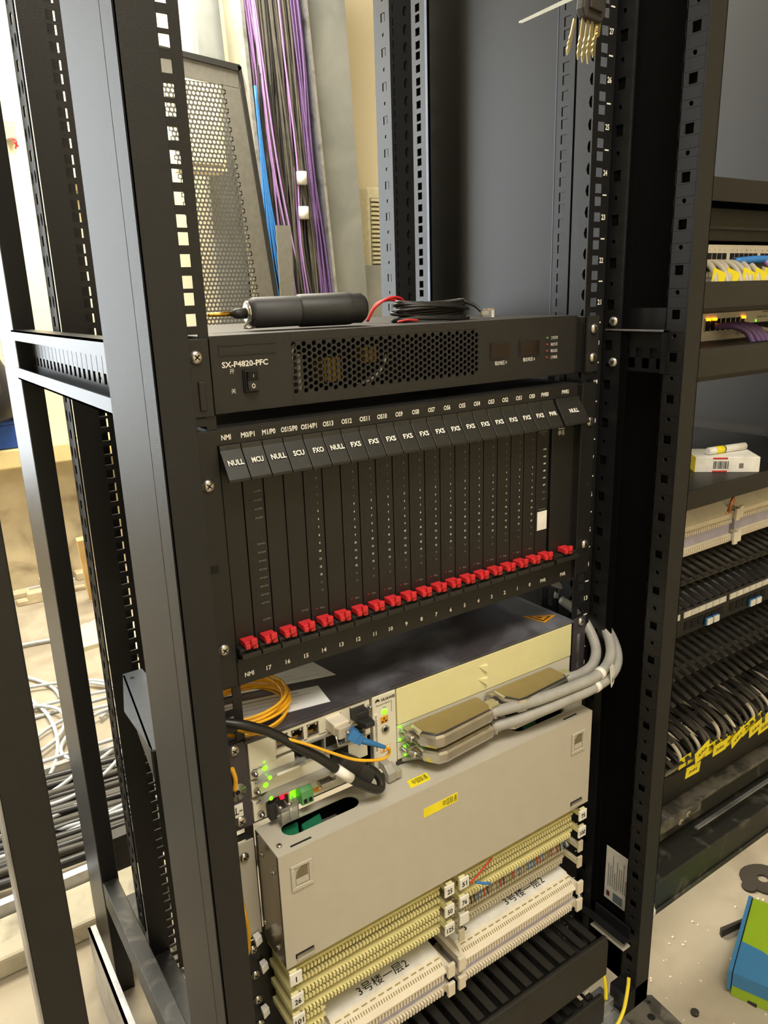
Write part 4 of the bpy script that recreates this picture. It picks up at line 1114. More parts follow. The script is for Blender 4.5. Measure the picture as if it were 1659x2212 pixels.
# ================================================================ keys and tie hanging at the top right
kb = thing('key_bunch', 'bunch of brass keys in a black leather pouch hanging by the rack unit 27 mark', 'keys', (195, -16, 1190))
b = MB('leather'); b.fr((0, -16, 0), (1, 0, 0), (0, 0, 1), (0, 1, 0)); b.prism([(180, 1240), (176, 1206), (180, 1198), (203, 1196), (208, 1202), (211, 1240)], -5, 5); b.build('pouch', kb, bevel=2)
b = MB('leather'); b.fr((0, -22, 0), (1, 0, 0), (0, 0, 1), (0, 1, 0)); b.prism([(186, 1240), (183, 1206), (201, 1204), (204, 1240)], -2, 2); b.build('pouch_flap', kb, bevel=1)
for i, (xa, za, xb, zb) in enumerate(((182, 1200, 175, 1162), (188, 1200, 180, 1160), (193, 1200, 186, 1163), (196, 1198, 189, 1160), (201, 1200, 195, 1166), (204, 1202, 200, 1184), (170, 1196, 160, 1164))):
    A, B_ = Vector((xa, -16 - i % 3, za)), Vector((xb, -17 - i % 3, zb)); dd = (B_ - A).normalized(); sd = Vector((dd.z, 0, -dd.x))
    b = MB('key_brass')
    b.fr(A, sd, dd, (0, 1, 0)); L = (B_ - A).length
    b.prism([(-1.6, 0), (1.6, 0), (1.6, L * .45), (2.4, L * .55), (1.8, L * .62), (2.8, L * .7), (1.8, L * .78), (2.2, L * .86), (0, L), (-1.6, L * .9)], -0.7, 0.7); b.build('key', kb)
b = MB('putty'); b.fr((106, -10, 1186), (0.91, 0, 0.41), (-0.41, 0, 0.91), (0, 1, 0)); b.prism([(0, -1.2), (75, -1.9), (75, 1.9), (0, 1.2), (-2, 0)], 0, 1.6)
tag(b.build('zip_tie', at=(130, -10, 1198)), 'pale plastic zip tie sticking out to the left of the keys', 'zip tie')
# ================================================================ second rack to the right and its contents (ears at y = 60)
rb = thing('equipment_rack', 'black steel rack on the right, filled with switches, terminal blocks and cable managers', 'rack', (600, 60, 0))
YB = 60
b = MB('panel_black'); b.box(893, 896, -20, 620, 40, ZT); b.build('side_panel', rb)
b = MB('black_gloss'); b.box(302, 330, -34, -32, 40, ZT); b.box(870, 896, -34, -32, 40, ZT); b.box(870, 896, 600, 620, 0, ZT); b.build('frame_post', rb)
rail(-1, YB, rb, 600); rail(1, YB, rb, 600)
b = MB('beam_dark'); b.prism([(302, -36), (896, -36), (896, 40), (302, 40)], 42, 96); b.box(302, 896, -40, -36, 42, 50); b.build('base_beam', rb, bevel=3)
b = MB('beam_dark'); b.box(302, 896, 4, 60, 112, 158); b.build('base_beam', rb, bevel=3)
b = MB('beam_dusty'); b.box(302, 896, -10, 40, 160, 166); b.box(400, 520, -14, -8, 150, 168); b.build('base_beam', rb, bevel=1)
b = MB('galvanised'); b.box(500, 800, -24, -18, 128, 130.5); b.build('edge_strip', rb)
screw(rb, 470, -12, 150, 7, 'bolt', 'steel'); screw(rb, 488, -12, 156, 7, 'bolt', 'steel')

# shelf near the top, seen from below
t = thing('rack_shelf', 'dark blank shelf at the top of the right rack', 'shelf', (600, 200, 1058))
b = MB('shelf_dark'); b.box(360, 840, 20, 360, 1060, 1062); b.box(360, 840, 18, 20, 1050, 1078); b.build('shelf_plate', t, bevel=0.6)
b = MB('shelf_dark'); b.box(360, 362, 20, 360, 1040, 1062); b.box(838, 840, 20, 360, 1040, 1062); b.build('side_flange', t)
t = thing('rack_device', 'dark blank device above the upper beige switch in the right rack', 'device', (600, 200, 1006))
b = MB('shelf_dark'); b.box(378, 822, 66, 360, 1008, 1044); b.box(359, 841, 57, 60, 1006, 1048); b.build('housing', t, bevel=1)
b = MB('black_gloss'); b.box(378, 822, 50, 57, 1020, 1024); b.build('seam', t)
# beige switch with patch cords
t = thing('network_switch', 'beige network switch in the right rack, its ports crowded with grey cords and yellow tags', 'network switch', (600, 120, 958))
b = MB('block_white'); b.box(378, 822, 60, 300, 958, 1001); b.box(359, 841, 57, 60, 958, 1001); sw1 = b.build('housing', t, bevel=1)
b = MB('void')
for g in range(4):
    for k in range(6): x = 500 + g * 76 + k * 11.5; b.box(x, x + 9.5, 56.2, 57.2, 982, 990); b.box(x, x + 9.5, 56.2, 57.2, 966, 974)
p_ = b.build('network_ports', t)
b = MB('grey_print')
for g in range(4):
    for k in range(6): b.text(str(g * 6 + k + 1), (505 + g * 76 + k * 11.5, 56.8, 994), 2.2)
b.build('port_numbers', t)
random.seed(31)
pc = 0
def cord(pts, r, m, label, group=None, boot=None, cat='cable'):
    t = thing('patch_cable', label, cat, pts[0], group)
    b = MB(m); b.tube(pts, r, 10, 5); b.build('cord', t)
    if boot:
        b = MB(boot); P0, P1 = Vector(pts[0]), Vector(pts[1]); d = (P1 - P0).normalized(); b.cyl(P0 - d * 2, P0 + d * 16, 5.4, 3.6, 8); b.build('boot', t)
    return t
for k in range(18):
    x = 496 + k * 15 + random.uniform(-3, 3); dx = random.uniform(-26, -4)
    if k in (7,): continue
    m = 'cable_beige'
    cord([(x, 52, 974), (x - 2, 36, 976), (x + dx * .4, 20, 966), (x + dx * .8, 10, 948), (x + dx, 8, 925)], 4.1, m, 'grey patch cord arching down from the upper beige switch of the right rack', 'grey cords of the upper switch')
    if k % 2 == 0:
        b = MB('label_yellow'); b.fr((x + dx * .5, 13, 958), (0.95, -0.1, -0.3), (0.3, 0.1, 0.95), (0.1, -1, 0.2)); b.box(-9, 15, -9, 9, 0, 1.2)
        tag(b.build('cord_tag', at=(x, 14, 958)), 'yellow paper tag on the grey cords of the upper beige switch', 'tag', 'yellow tags on the upper cords')
cord([(602, 50, 976), (604, 28, 980), (603, 10, 968), (598, 2, 946), (594, 4, 920)], 4.4, 'cable_purple', 'purple patch cord crossing in front of the grey cords of the upper switch')
b = MB('cable_blue'); 
cord([(560, 40, 978), (600, 22, 980), (660, 14, 976), (740, 12, 972), (830, 20, 968)], 5.2, 'cable_blue', 'blue cable lying across the cords of the upper beige switch')
def manager_b(z0, z1, yf, label, text=None):
    t = thing('cable_manager', label, 'cable manager', (600, 20, z0))
    b = MB('manager_dark'); b.fr((359, 0, 0), (0, 1, 0), (0, 0, 1), (1, 0, 0))
    b.prism([(yf, z0 + 7), (yf + 5, z0), (yf + 12, z0), (yf + 12, z1), (yf + 3, z1), (yf, z1 - 7)], 0, 482); b.build('front_cover', t, bevel=2)
    b = MB('manager_dark'); n = 32; p = 474 / n
    b.box(363, 363 + p * .5, yf + 12, YB, z1 - 3, z1); f = b.build('finger', t)
    for k in range(1, n): pcopy(f, t, (k * p, 0, 0))
    b = MB('manager_dark'); b.box(359, 841, yf + 12, YB, z0, z0 + 3); b.build('bottom_plate', t)
    return t
manager_b(914, 952, -20, 'black cable manager with smooth cover between the two beige switches')
manager_b(830, 872, -20, 'black cable manager with smooth cover below the lower beige switch')
t = thing('network_switch', 'lower beige network switch of the right rack, orange lamps lit over purple cords', 'network switch', (600, 120, 868))
b = MB('block_white'); b.box(378, 822, 60, 300, 872, 912); b.box(359, 841, 57, 60, 872, 912); b.build('housing', t, bevel=1)
b = MB('void')
for k in range(8): b.box(530 + k * 12, 540.5 + k * 12, 56, 57.2, 886, 902)
b.box(640, 700, 56, 57.2, 884, 893); b.build('network_ports', t)
b = MB('steel')
for k in range(9): b.box(528.6 + k * 12, 529.8 + k * 12, 55, 57, 885, 903)
b.build('port_frame', t)
for x in (532, 538, 546, 552, 618, 623):
    b = MB('led_orange'); b.box(x, x + 4, 54.6, 56.4, 900, 903.5); b.build('lamp', t)
b = MB('led_green'); b.box(656, 658, 56, 57, 894, 897); b.build('lamp', t)
b = MB('grey_print'); b.text('10/100/1000 BASE-T', (690, 56.6, 908), 2.5, width=34); b.text('POWER  DIAG', (672, 56.6, 901), 2.0, width=26); b.build('lettering', t)
for i, (x, dx) in enumerate(((545, 22), (555, 26), (566, 26), (578, 24))):
    cord([(x, 50, 892), (x + 6, 30, 893), (x + dx * .7, 14, 886), (x + dx, 6, 870), (x + dx + 4, 6, 856)], 4.3, 'cable_purple_dark', 'dark purple patch cord bending down from the lower beige switch', 'purple cords of the lower switch')
cord([(612, 48, 884), (626, 36, 886), (640, 26, 882), (648, 16, 872), (652, 12, 858)], 3.4, 'cable_beige', 'beige patch cord with a ribbed boot right of the purple cords', boot='cable_beige')
# sliding shelf with small box and pen
t = thing('rack_shelf', 'flat black shelf in the right rack carrying a small white box and a marker pen', 'shelf', (600, 200, 682))
b = MB('shelf_dark'); b.box(360, 840, -18, 380, 688, 690); b.box(360, 840, -20, -18, 664, 690); b.build('shelf_plate', t, bevel=0.6)
bx = thing('small_box', 'small white carton with red stripes and a barcode on the black shelf', 'box', (600, 60, 690))
ax, ay = Vector((0.75, -0.661, 0)), Vector((0.661, 0.75, 0))
b = MB('tag_white'); b.fr((510, 40, 690), ax, ay, (0, 0, 1)); b.box(0, 88, 0, 62, 0, 22); cart = b.build('carton', bx, bevel=0.6)
b = MB('red_plastic'); b.fr((510, 40, 690), ax, ay, (0, 0, 1)); b.box(24, 44, -0.4, 0, 19, 21.5); b.box(24, 44, -0.4, 0, 0.6, 2.6); b.use('black_print')
x = 25.0
while x < 45: ww = random.choice((0.5, 0.9, 1.4)); b.box(x, x + ww, -0.4, 0, 5, 16); x += ww + 0.9
b.use('grey_print'); b.box(60, 66, -0.4, 0, 6, 13); b.use('cable_yellow'); b.box(-0.3, 0.3, -0.3, 30, 0, 22); b.build('print', cart)
mk = thing('marker_pen', 'white marker pen with a yellow band lying on the small white carton', 'pen', (540, 60, 717))
P0 = Vector((534, 38, 717.5)); d = Vector((0.985, -0.17, 0)).normalized()
b = MB('tag_white'); b.lathe(P0, d, [(0, 4.2), (2, 5.4), (74, 5.4)], 16); b.build('barrel', mk)
b = MB('label_yellow'); b.lathe(P0 + d * 14, d, [(0, 5.6), (16, 5.6)], 16); b.build('yellow_band', mk)
b = MB('shelf_dark'); b.lathe(P0 + d * 30, d, [(0, 5.6), (2, 5.6)], 16); b.lathe(P0 + d * 74, d, [(0, 5.2), (2, 4), (5, 3)], 12); b.build('tip_ring', mk)
# blank black panel area below the shelf and a copper loop
b = MB('copper'); b.tube([(520, -10, 640), (528, -12, 654), (524, -14, 660), (519, -14, 652), (522, -12, 640)], 1.8, 8); b.tube([(510, -14, 640), (518, -14, 641)], 1.2, 6); tag(b.build('copper_wire', at=(522, -12, 650)), 'bent bare copper wire above the white terminal block', 'wire')
# white terminal blocks
def unit_b(x0, x1, zt, label):
    t = thing('terminal_unit', label, 'terminal strip', ((x0 + x1) / 2, 10, zt - 20))
    y0 = 22
    b = MB('block_white'); b.fr((x0, 0, 0), (0, 1, 0), (0, 0, 1), (1, 0, 0)); b.prism([(58, zt + 2), (40, zt), (y0 + 4, zt - 12), (y0, zt - 16), (y0, zt - 30), (58, zt - 30)], 0, x1 - x0); b.build('unit_body', t)
    b = MB('groove_lavender'); b.box(x0, x1, y0 + 3, 58, zt - 47, zt - 30); b.build('lavender_strip', t)
    b = MB('block_white'); b.box(x0, x1, y0, 58, zt - 60, zt - 47); b.build('lower_body', t)
    for zz in (zt - 26, zt - 52):
        o = tooth_mesh(x0 + 2, x1 - 2, y0, zz, 6, 'block_white', 5.2, 3.2, 3).build('teeth', t); o['kind'] = 'stuff'
    for xe, s in ((x0 - 5, -1), (x1, 1)):
        for zc in (zt - 16, zt - 54):
            b = MB('block_white'); b.box(xe, xe + 5, y0 - 6, 58, zc - 5, zc + 5); b.box(xe - 2, xe + 7, y0 - 9, y0 - 5, zc - 9, zc + 9); b.build('end_clip', t, bevel=0.6)
    return t
unit_b(378, 586, 634, 'white terminal unit with lavender strip in the right rack, half hidden by the post')
unit_b(600, 810, 637, 'white terminal unit with a lavender strip in the right rack, right of the clip joint')

def curved_fingers(t, x0, n, p, zc, y0, ln, dz, mt='finger_dark', w=0.5):
    """row of bent plastic fingers, each one a part"""
    b = MB(mt)
    pts = []
    for k in range(7):
        s = k / 6; pts.append((y0 - ln * s, zc - dz * (1 - math.cos(s * math.pi / 2)) ))
    wd = p * w
    b.fr((x0, 0, 0), (0, 1, 0), (0, 0, 1), (1, 0, 0))
    up = [(a, z + 1.6) for a, z in pts]
    b.prism(up + pts[::-1], 0, wd)
    f = b.build('finger', t)
    for k in range(1, n): pcopy(f, t, (k * p, 0, 0))
def duct_b(zt, zb, label, rows, n=26):
    t = thing('cable_manager', label, 'cable manager', (600, 20, zb))
    b = MB('manager_dark'); b.box(359, 841, YB - 6, YB - 2, zb, zt); b.build('back_plate', t)
    for (zc, y0, ln, dz) in rows: curved_fingers(t, 366, n, 474 / n, zc, y0, ln, dz)
    b = MB('beam_dark'); zm = (zt + zb) / 2; b.box(359, 841, YB - 46, YB - 2, zm - 5, zm + 5); b.build('middle_bar', t, bevel=2)
    return t
duct_b(578, 498, 'black finger cable manager between the white terminal units and the patch panel', [(566, 54, 66, 14), (528, 54, 66, 16)], 26)
# patch panel
t = thing('patch_bay', 'black patch panel with a bare metal top, white label strips and two pale port covers', 'patch panel', (600, 50, 448))
b = MB('galvanised'); b.box(372, 828, 24, 120, 489, 491); b.build('top_plate', t)
b = MB('black_gloss'); b.box(359, 841, 20, 24, 448, 491); b.build('front_panel', t, bevel=0.6)
for k in range(4):
    x = 366 + k * 116; b = MB('tag_white'); b.box(x, x + 106, 18.6, 20, 477, 486)
    b.use('grey_print')
    for j in range(1, 6): b.box(x + j * 17.6, x + j * 17.6 + 0.7, 18.4, 18.7, 477, 486)
    b.build('label_strip', t)
    b = MB('void')
    for j in range(6): xx = x + 4 + j * 17; b.box(xx, xx + 12, 19.2, 20.2, 456, 469)
    b.build('port_row', t)
    for j in (3, 4):
        b = MB('tag_white'); xx = x + 4 + j * 17; b.box(xx, xx + 13, 14, 19.6, 452, 462); b.use('plug_blue'); b.box(xx - 0.8, xx + 13.8, 16, 19.2, 451, 463); b.build('port_cover', t, bevel=0.4)
duct_b(444, 356, 'black finger cable manager with glossy fingers directly below the patch panel', [(434, 50, 72, 18), (398, 50, 76, 20)], 26)
duct_b(352, 262, 'black finger cable manager above the yellow cable labels', [(344, 46, 76, 22), (306, 46, 80, 24)], 26)
t = thing('cable_manager', 'dusty black cable manager behind the yellow cable labels, lowest in the right rack', 'cable manager', (600, 10, 170))
b = MB('manager_dark'); b.box(359, 841, 10, 14, 172, 246); b.box(359, 841, 14, 56, 172, 176); b.build('front_cover', t, bevel=2)
curved_fingers(t, 366, 26, 18.2, 262, 50, 56, 8)
# labelled dark cords
random.seed(44)
for k in range(20):
    x = 430 + k * 15.5 + random.uniform(-3, 3); z = 292 + random.uniform(-6, 8)
    zz = z - 34 + random.uniform(-8, 8)
    tt = thing('labelled_cable', 'grey cord with yellow flag label drooping low in the right rack', 'cable', (x, -20, z), 'flagged grey cords')
    b = MB('cable_black_dusty' if k % 3 else 'cable_beige'); b.tube([(x - 12, 40, z + 26), (x - 5, 0, z + 20), (x, -24, z + 2), (x + 2, -26, z - 18), (x + 3, -8, z - 44), (x + 4, 8, z - 60)], 3.0, 8, 4); b.build('cord', tt)
    b = MB('label_yellow'); a = random.uniform(-0.15, 0.35); b.fr((x - 2, -30 - (k % 3) * 3, zz + 14), (math.cos(a), 0.1, math.sin(a)), (-math.sin(a), 0, math.cos(a)), (0, -1, 0)); b.box(-3, 38, -8.5, 8.5, 0, 0.8)
    b.use('black_print'); b.text(random.choice(('A-4F-1', 'JX-AF-1', 'A-P-D', 'A-4F-3')), (18, 0, 0), 1, right=(1, 0, 0)) if 0 else None
    fl = b.build('flag_label', tt)
    b = MB('black_print'); rgt = Vector((math.cos(a), 0.1, math.sin(a))); upv = Vector((-math.sin(a), 0, math.cos(a)))
    b.text(('A-4F-12', 'JX-AF-2', 'A-P-D', 'X-4F-10')[k % 4], Vector((x - 2, -31.2 - (k % 3) * 3, zz + 14)) + rgt * 17, 4.0, right=tuple(rgt), up=tuple(upv), width=24); b.build('flag_lettering', fl)

# ================================================================ things on the floor, right
pb = thing('product_box', 'bright green and blue cardboard box lying on the floor at the right edge', 'box', (560, -70, -110))
Pc = Vector((485, -113, -110)); ex = (Vector((661, -43, -110)) - Pc).normalized(); ey = Vector((ex.y, -ex.x, 0))
# long left edge of the box runs along ex; the box lies to its right
L_, W_, H_ = 178.0, 240.0, 44.0
b = MB('box_green'); b.fr(Pc + ey * 0, ex, ey, (0, 0, 1)); b.box(0, L_, 0, W_, 0, H_)
carton = b.build('carton', pb, bevel=1)
b = MB('box_blue'); b.fr(Pc, ex, ey, (0, 0, 1))
b.prism([(0, 0), (70, 0), (66, 30), (54, 58), (52, 90), (40, 140), (30, 240), (0, 240)], H_, H_ + 0.4)
b.box(-0.4, 0, 0, W_, 20, H_)
b.box(0, L_, -7, -1.5, 10, H_ + 1.5)
for (cx, cy, r) in ((62, 84, 26),):
    b.use('box_lime'); b.cyl((cx, cy, H_ + 0.4), (cx, cy, H_ + 0.8), r, n=24); b.use('box_blue'); b.cyl((cx, cy, H_ + 0.8), (cx, cy, H_ + 1.1), r * 0.8, n=24)
b.use('box_lime'); b.cyl((-0.2, 76, 18), (-0.8, 76, 18), 21, n=24); b.use('box_blue'); b.cyl((-0.8, 76, 18), (-1.1, 76, 18), 17, n=24)
b.use('green_dark'); b.box(100, 140, 60, 140, H_, H_ + 0.5)
b.use('tag_white'); b.prism([(62, 78), (68, 80), (66, 96), (60, 96)], H_ + 1.1, H_ + 1.3)
b.build('print', carton)
b = MB('void'); b.fr(Pc, ex, ey, (0, 0, 1)); b.box(4, L_, -1.6, -0.2, 8, H_ + 0.4); b.build('lid_gap', carton)
b = MB('knockout'); b.fr(Pc, ex, ey, (0, 0, 1)); b.prism([(108, -34), (150, -8), (158, -8), (114, -38)], 0, 14)
tag(b.build('black_wedge', at=(560, -90, -108)), 'black plastic wedge poking out from under the box', 'plastic piece')
def knock(x, y, r, label, name='round_knockout', ring=True):
    b = MB('knockout'); b.fr((x, y, -110), (1, 0, 0), (0, 1, 0), (0, 0, 1))
    n = 20; rot = 0.3
    for w in (0.5, 4):
        pass
    A = []; 
    for k in range(n):
        a = 2 * math.pi * k / n; rr = r * (1 + 0.05 * math.sin(3 * a + 1)); A.append((rr * math.cos(a), rr * math.sin(a), 0.26 * r * math.cos(a), 0.26 * r * math.sin(a)))
    for k in range(n):
        p, q = A[k], A[(k + 1) % n]
        for w in (0.5, 4): b.quad((p[0], p[1], w), (q[0], q[1], w), (q[2], q[3], w), (p[2], p[3], w))
        b.quad((p[0], p[1], 0.5), (q[0], q[1], 0.5), (q[0], q[1], 4), (p[0], p[1], 4)); b.quad((p[2], p[3], 0.5), (q[2], q[3], 0.5), (q[2], q[3], 4), (p[2], p[3], 4))
    if ring: b.cyl((-r * 1.0, r * .1, 0.5), (-r * 1.0, r * .1, 5), r * 0.34, n=14)
    return tag(b.build(name, at=(x, y, -110)), label, 'metal disc')
knock(752, -10, 38, 'large round rusty knocked-out metal disc on the floor above the green box')
knock(500, -158, 4.5, 'tiny round washer-like disc on the floor near the bottom edge', ring=False) if 0 else None
b = MB('knockout'); b.fr((500, -140, -110), (0.9, 0.4, 0), (-0.4, 0.9, 0), (0, 0, 1)); b.prism([(-7, -6), (4, -8), (9, -4), (7, 6), (-4, 7)], 0, 5); tag(b.build('black_chip', at=(500, -140, -110)), 'small square black plastic chip on the floor below the green box', 'plastic piece')
b = MB('knockout'); b.fr((413, -100, -110), (1, 0, 0), (0, 1, 0), (0, 0, 1)); b.lathe((0, 0, 0), (0, 0, 1), [(0, 6), (5, 6), (6, 4.5)], 14); tag(b.build('rubber_grommet', at=(413, -100, -110)), 'small round dark grommet on the floor beside the rack foot', 'grommet')
b = MB('block_white'); random.seed(2)
for k in range(60):
    x, y = random.uniform(380, 740), random.uniform(-190, 10); r = random.uniform(0.6, 2.0); b.fr((x, y, -110)); b.box(-r, r, -r, r, 0, r)
b.fr(); tag(b.build('floor_grit', at=(560, -90, -110)), 'pale grit scattered over the floor right of the rack', 'grit', kind='stuff')

# ================================================================ background behind the rack
YW = 2150.0
tr = thing('cable_tray', 'tall upright metal cable tray behind the rack with bright rolled edges, full of cables', 'cable tray', (980, YW, 1000))
def slat(p0, p1, w0, w1, y, th, m, name, parent):
    b = MB(m); b.fr((0, y, 0), (1, 0, 0), (0, 0, 1), (0, 1, 0)); b.prism([(p0[0], p0[1]), (p0[0] + w0, p0[1]), (p1[0] + w1, p1[1]), (p1[0], p1[1])], 0, th); return b.build(name, parent)
b = MB('matte_shade_black'); b.fr((0, YW + 90, 0), (1, 0, 0), (0, 0, 1), (0, 1, 0)); b.prism([(842, 2300), (1106, 2300), (1204, 600), (850, 600)], 0, 4); b.build('tray_back', tr)
slat((832, 2300), (905, 600), 14, 14, YW - 10, 100, 'galvanised', 'tray_edge', tr)
slat((1080, 2300), (1200, 600), 12, 12, YW - 10, 100, 'galvanised', 'tray_edge', tr)
slat((790, 2300), (860, 600), 44, 44, YW + 40, 30, 'tray_metal', 'side_strip', tr)
pn = thing('metal_sheet', 'tall dull metal sheet with smears, standing right of the cable tray', 'panel', (1220, YW + 60, 900))
b = MB('duct_metal'); b.fr((0, YW + 40, 0), (1, 0, 0), (0, 0, 1), (0, 1, 0)); b.prism([(1094, 2300), (1290, 2300), (1390, 400), (1216, 400)], 0, 12); b.build('sheet', pn)
# hanging cables
random.seed(55)
def lerp(a, b_, t): return a + (b_ - a) * t
def hang(k, tt, m, r, lab, grp, x0=None, x1=None, spread=0.1):
    a0 = lerp(858, 1066, tt); a1 = lerp(925, 1180, tt) if x1 is None else x1
    j = random.uniform(-14, 14); y = YW + random.uniform(0, 70)
    pts = [(a0 + random.uniform(-5, 5), y, 2250), (lerp(a0, a1, .25) + j, y - 5, 1850), (lerp(a0, a1, .5) + random.uniform(-14, 14), y, 1450), (lerp(a0, a1, .75) + random.uniform(-16, 16), y + 5, 1150), (a1 + random.uniform(-20, 20), y, 820)]
    b = MB(m); b.tube(pts, r, 6, 4); o = b.build('hanging_cable', at=pts[2]); tag(o, lab, 'cable', grp)
for k in range(95): hang(k, 0.12 + 0.66 * random.random(), random.choice(('cable_black_dusty', 'cable_black_dusty', 'cable_black')), random.uniform(4.0, 5.5), 'dusty black cable hanging in the thick bundle behind the rack', 'black cables in the tray')
for k in range(26): hang(k, 0.02 + 0.15 * random.random(), 'cable_purple', 4.0, 'purple cable in the left sheaf of the tray, fanning to the right as it drops', 'left purple cables', x1=1000 + random.uniform(-26, 60))
for k in range(6): hang(k, 0.62 + 0.03 * random.random(), 'cable_purple', 3.6, 'purple cable running down the middle of the black bundle', 'middle purple cables', x1=1066 + random.uniform(-12, 16))
for k in range(22): hang(k, 0.84 + 0.12 * random.random(), 'cable_purple_dark', 3.8, 'dark purple cable in the right sheaf of the tray beside its bright edge', 'right purple cables')
for k in range(5): hang(k, 0.76 + 0.05 * random.random(), 'tray_metal', 4.5, 'olive grey cable left of the right purple sheaf', 'olive cables')
for k in range(7):
    x = 902 + random.uniform(-3, 3); q = (k - 3) / 3.0; b = MB('cable_blue'); b.tube([(x - 20, YW - 12, 1680), (x - 12 + 3 * q, YW - 14, 1480), (x - 2 + 12 * q, YW - 12, 1280), (x + 14 + 30 * q, YW - 14, 1080), (x + 50 + 44 * q, YW - 10, 850)], 3.4, 6, 4)
    tag(b.build('hanging_cable', at=(x, YW, 1300)), 'bright blue cable hanging at the left edge of the tray', 'cable', 'blue cables')
for z in (1385, 1262):
    b = MB('tag_white'); b.cyl((1050, YW - 12, z - 22), (1050, YW - 12, z + 22), 20, n=12); tag(b.build('cable_sleeve', at=(1050, YW - 12, z)), 'white sleeve around the middle of the cable bundle, %s of two' % ('upper' if z > 1300 else 'lower'), 'sleeve')
b = MB('door_grey'); b.box(905, 965, YW - 60, YW - 54, 850, 1210); tag(b.build('grey_plate', at=(935, YW - 57, 1000)), 'narrow grey plate in front of the blue cables', 'plate')

# leaning perforated cabinet door
dr = thing('perforated_screen', 'grey cabinet door with a perforated centre, leaning behind the rack', 'door', (600, 1780, 900))
YD = 1800
b = MB('door_edge'); b.fr((0, YD - 6, 0), (1, 0, 0), (0, 0, 1), (0, 1, 0))
b.prism([(420, 1646), (664, 1622), (672, 1630), (668, 1640), (420, 1660)], 0, 30); b.prism([(660, 1636), (672, 1636), (866, -110), (852, -110)], 0, 30); b.build('door_rim', dr)
b = MB('door_grey'); b.fr((0, YD, 0), (1, 0, 0), (0, 0, 1), (0, 1, 0))
b.prism([(420, 1650), (664, 1632), (660, 1575), (420, 1592)], 0, 6)
b.prism([(606, 1580), (664, 1576), (852, -110), (784, -110)], 0, 6); b.prism([(412, 813), (690, 813), (784, -110), (412, -110)], 0, 6)
b.build('door_sheet', dr)
b = MB('mesh_grey'); hp_ = 13.0
nx = 15
for j in range(59):
    z0 = 1580 - (j + 1) * hp_; sh = 0.103 * (1580 - z0)
    for i in range(nx):
        x0 = 412 + i * hp_ + (hp_ / 2 if j % 2 else 0) + sh
        b.fr((0, YD, 0), (1, 0, 0), (0, 0, 1), (0, 1, 0)); b.cell(x0, x0 + hp_, z0, z0 + hp_, 0, 2, 5.0, 5.0, 8)
b.build('perforated_sheet', dr)
wb = thing('wall_cabinet', 'cream metal cabinet seen through the leaning perforated door', 'cabinet', (680, 2200, 1400))
b = MB('cabinet_cream'); b.box(590, 756, 2150, 2240, 1390, 1690); b.build('cabinet_body', wb, bevel=3)
b = MB('cabinet_cream'); b.box(604, 742, 2142, 2150, 1410, 1670); b.build('cabinet_door', wb, bevel=3)
# concrete post and pipes above the door
pl = thing('wall_post', 'grey upright post with a pale conduit between the rack rail and the cable tray', 'post', (760, 2300, 1400))
b = MB('duct_metal'); b.box(745, 900, 2300, 2340, 700, 2700); b.build('post_body', pl, bevel=3)
b = MB('tray_metal'); b.box(880, 930, 2280, 2330, 700, 2700); b.build('conduit', pl, bevel=4)
# air conditioner
ac = thing('air_conditioner', 'cream floor-standing air conditioner with a louvred side, right of the metal sheet', 'air conditioner', (1620, 2350, 0))
b = MB('ac_cream'); b.box(1455, 1760, 2300, 2495, -110, 1395); b.build('housing', ac, bevel=8)
b = MB('ac_dark'); b.box(1462, 1530, 2296, 2299, 1080, 1350); b.build('grille_recess', ac)
b = MB('ac_cream'); b.box(1464, 1524, 2284, 2300, 1336, 1346); f = b.build('louvre', ac)
for k in range(1, 15): pcopy(f, ac, (0, 0, -18 * k))
b = MB('duct_metal'); b.box(1300, 1760, 2240, 2280, -110, 1075); tag(b.build('low_partition', at=(1500, 2260, 400)), 'low dull grey partition in front of the air conditioner', 'partition')

# ---------------- seen between the left posts: wall boxes
wb = thing('wall_cabinet', 'cream electrical cabinet with its door ajar, on the bright wall left of the post', 'cabinet', (330, 2440, 1520))
b = MB('cabinet_cream'); b.box(196, 330, 2400, 2500, 1350, 1690); b.build('cabinet_body', wb, bevel=4)
b = MB('cabinet_cream'); b.fr((196, 2400, 0), (0.85, -0.3, 0), (0, 0, 1), (0.3, 0.85, 0)); b.box(0, 130, 1355, 1690, -4, 4); b.build('cabinet_door', wb, bevel=2)
fr_ = thing('wall_strip', 'narrow weathered metal frame strip on the wall beside the blue-grey post', 'frame', (300, 2390, 1600))
b = MB('galvanised'); b.fr((0, 2486, 0), (1, 0, 0), (0, 0, 1), (0, 1, 0)); b.prism([(318, 1822), (346, 1822), (356, 1340), (338, 1340)], 0, 14); b.use('door_edge'); b.prism([(316, 1822), (324, 1822), (340, 1340), (332, 1340)], -4, 0); b.build('strip', fr_)
sb = thing('switch_box', 'small square cream switch plate low on the bright wall', 'switch', (245, 2490, 1260))
b = MB('box_white'); b.box(182, 300, 2478, 2500, 1226, 1306); b.build('plate', sb, bevel=4)
b = MB('box_white'); b.box(204, 278, 2472, 2478, 1242, 1292); b.build('rocker', sb, bevel=3)
sb = thing('wall_socket', 'small grey device with red wires on the wall at the far left', 'socket', (115, 2480, 1510))
b = MB('bar_grey'); b.box(96, 128, 2460, 2500, 1500, 1560); b.build('body', sb, bevel=3)
b = MB('cable_red'); b.tube([(108, 2458, 1502), (116, 2450, 1488), (128, 2456, 1478)], 3, 6); b.tube([(112, 2458, 1502), (122, 2448, 1492), (118, 2456, 1470)], 3, 6); b.build('wires', sb)
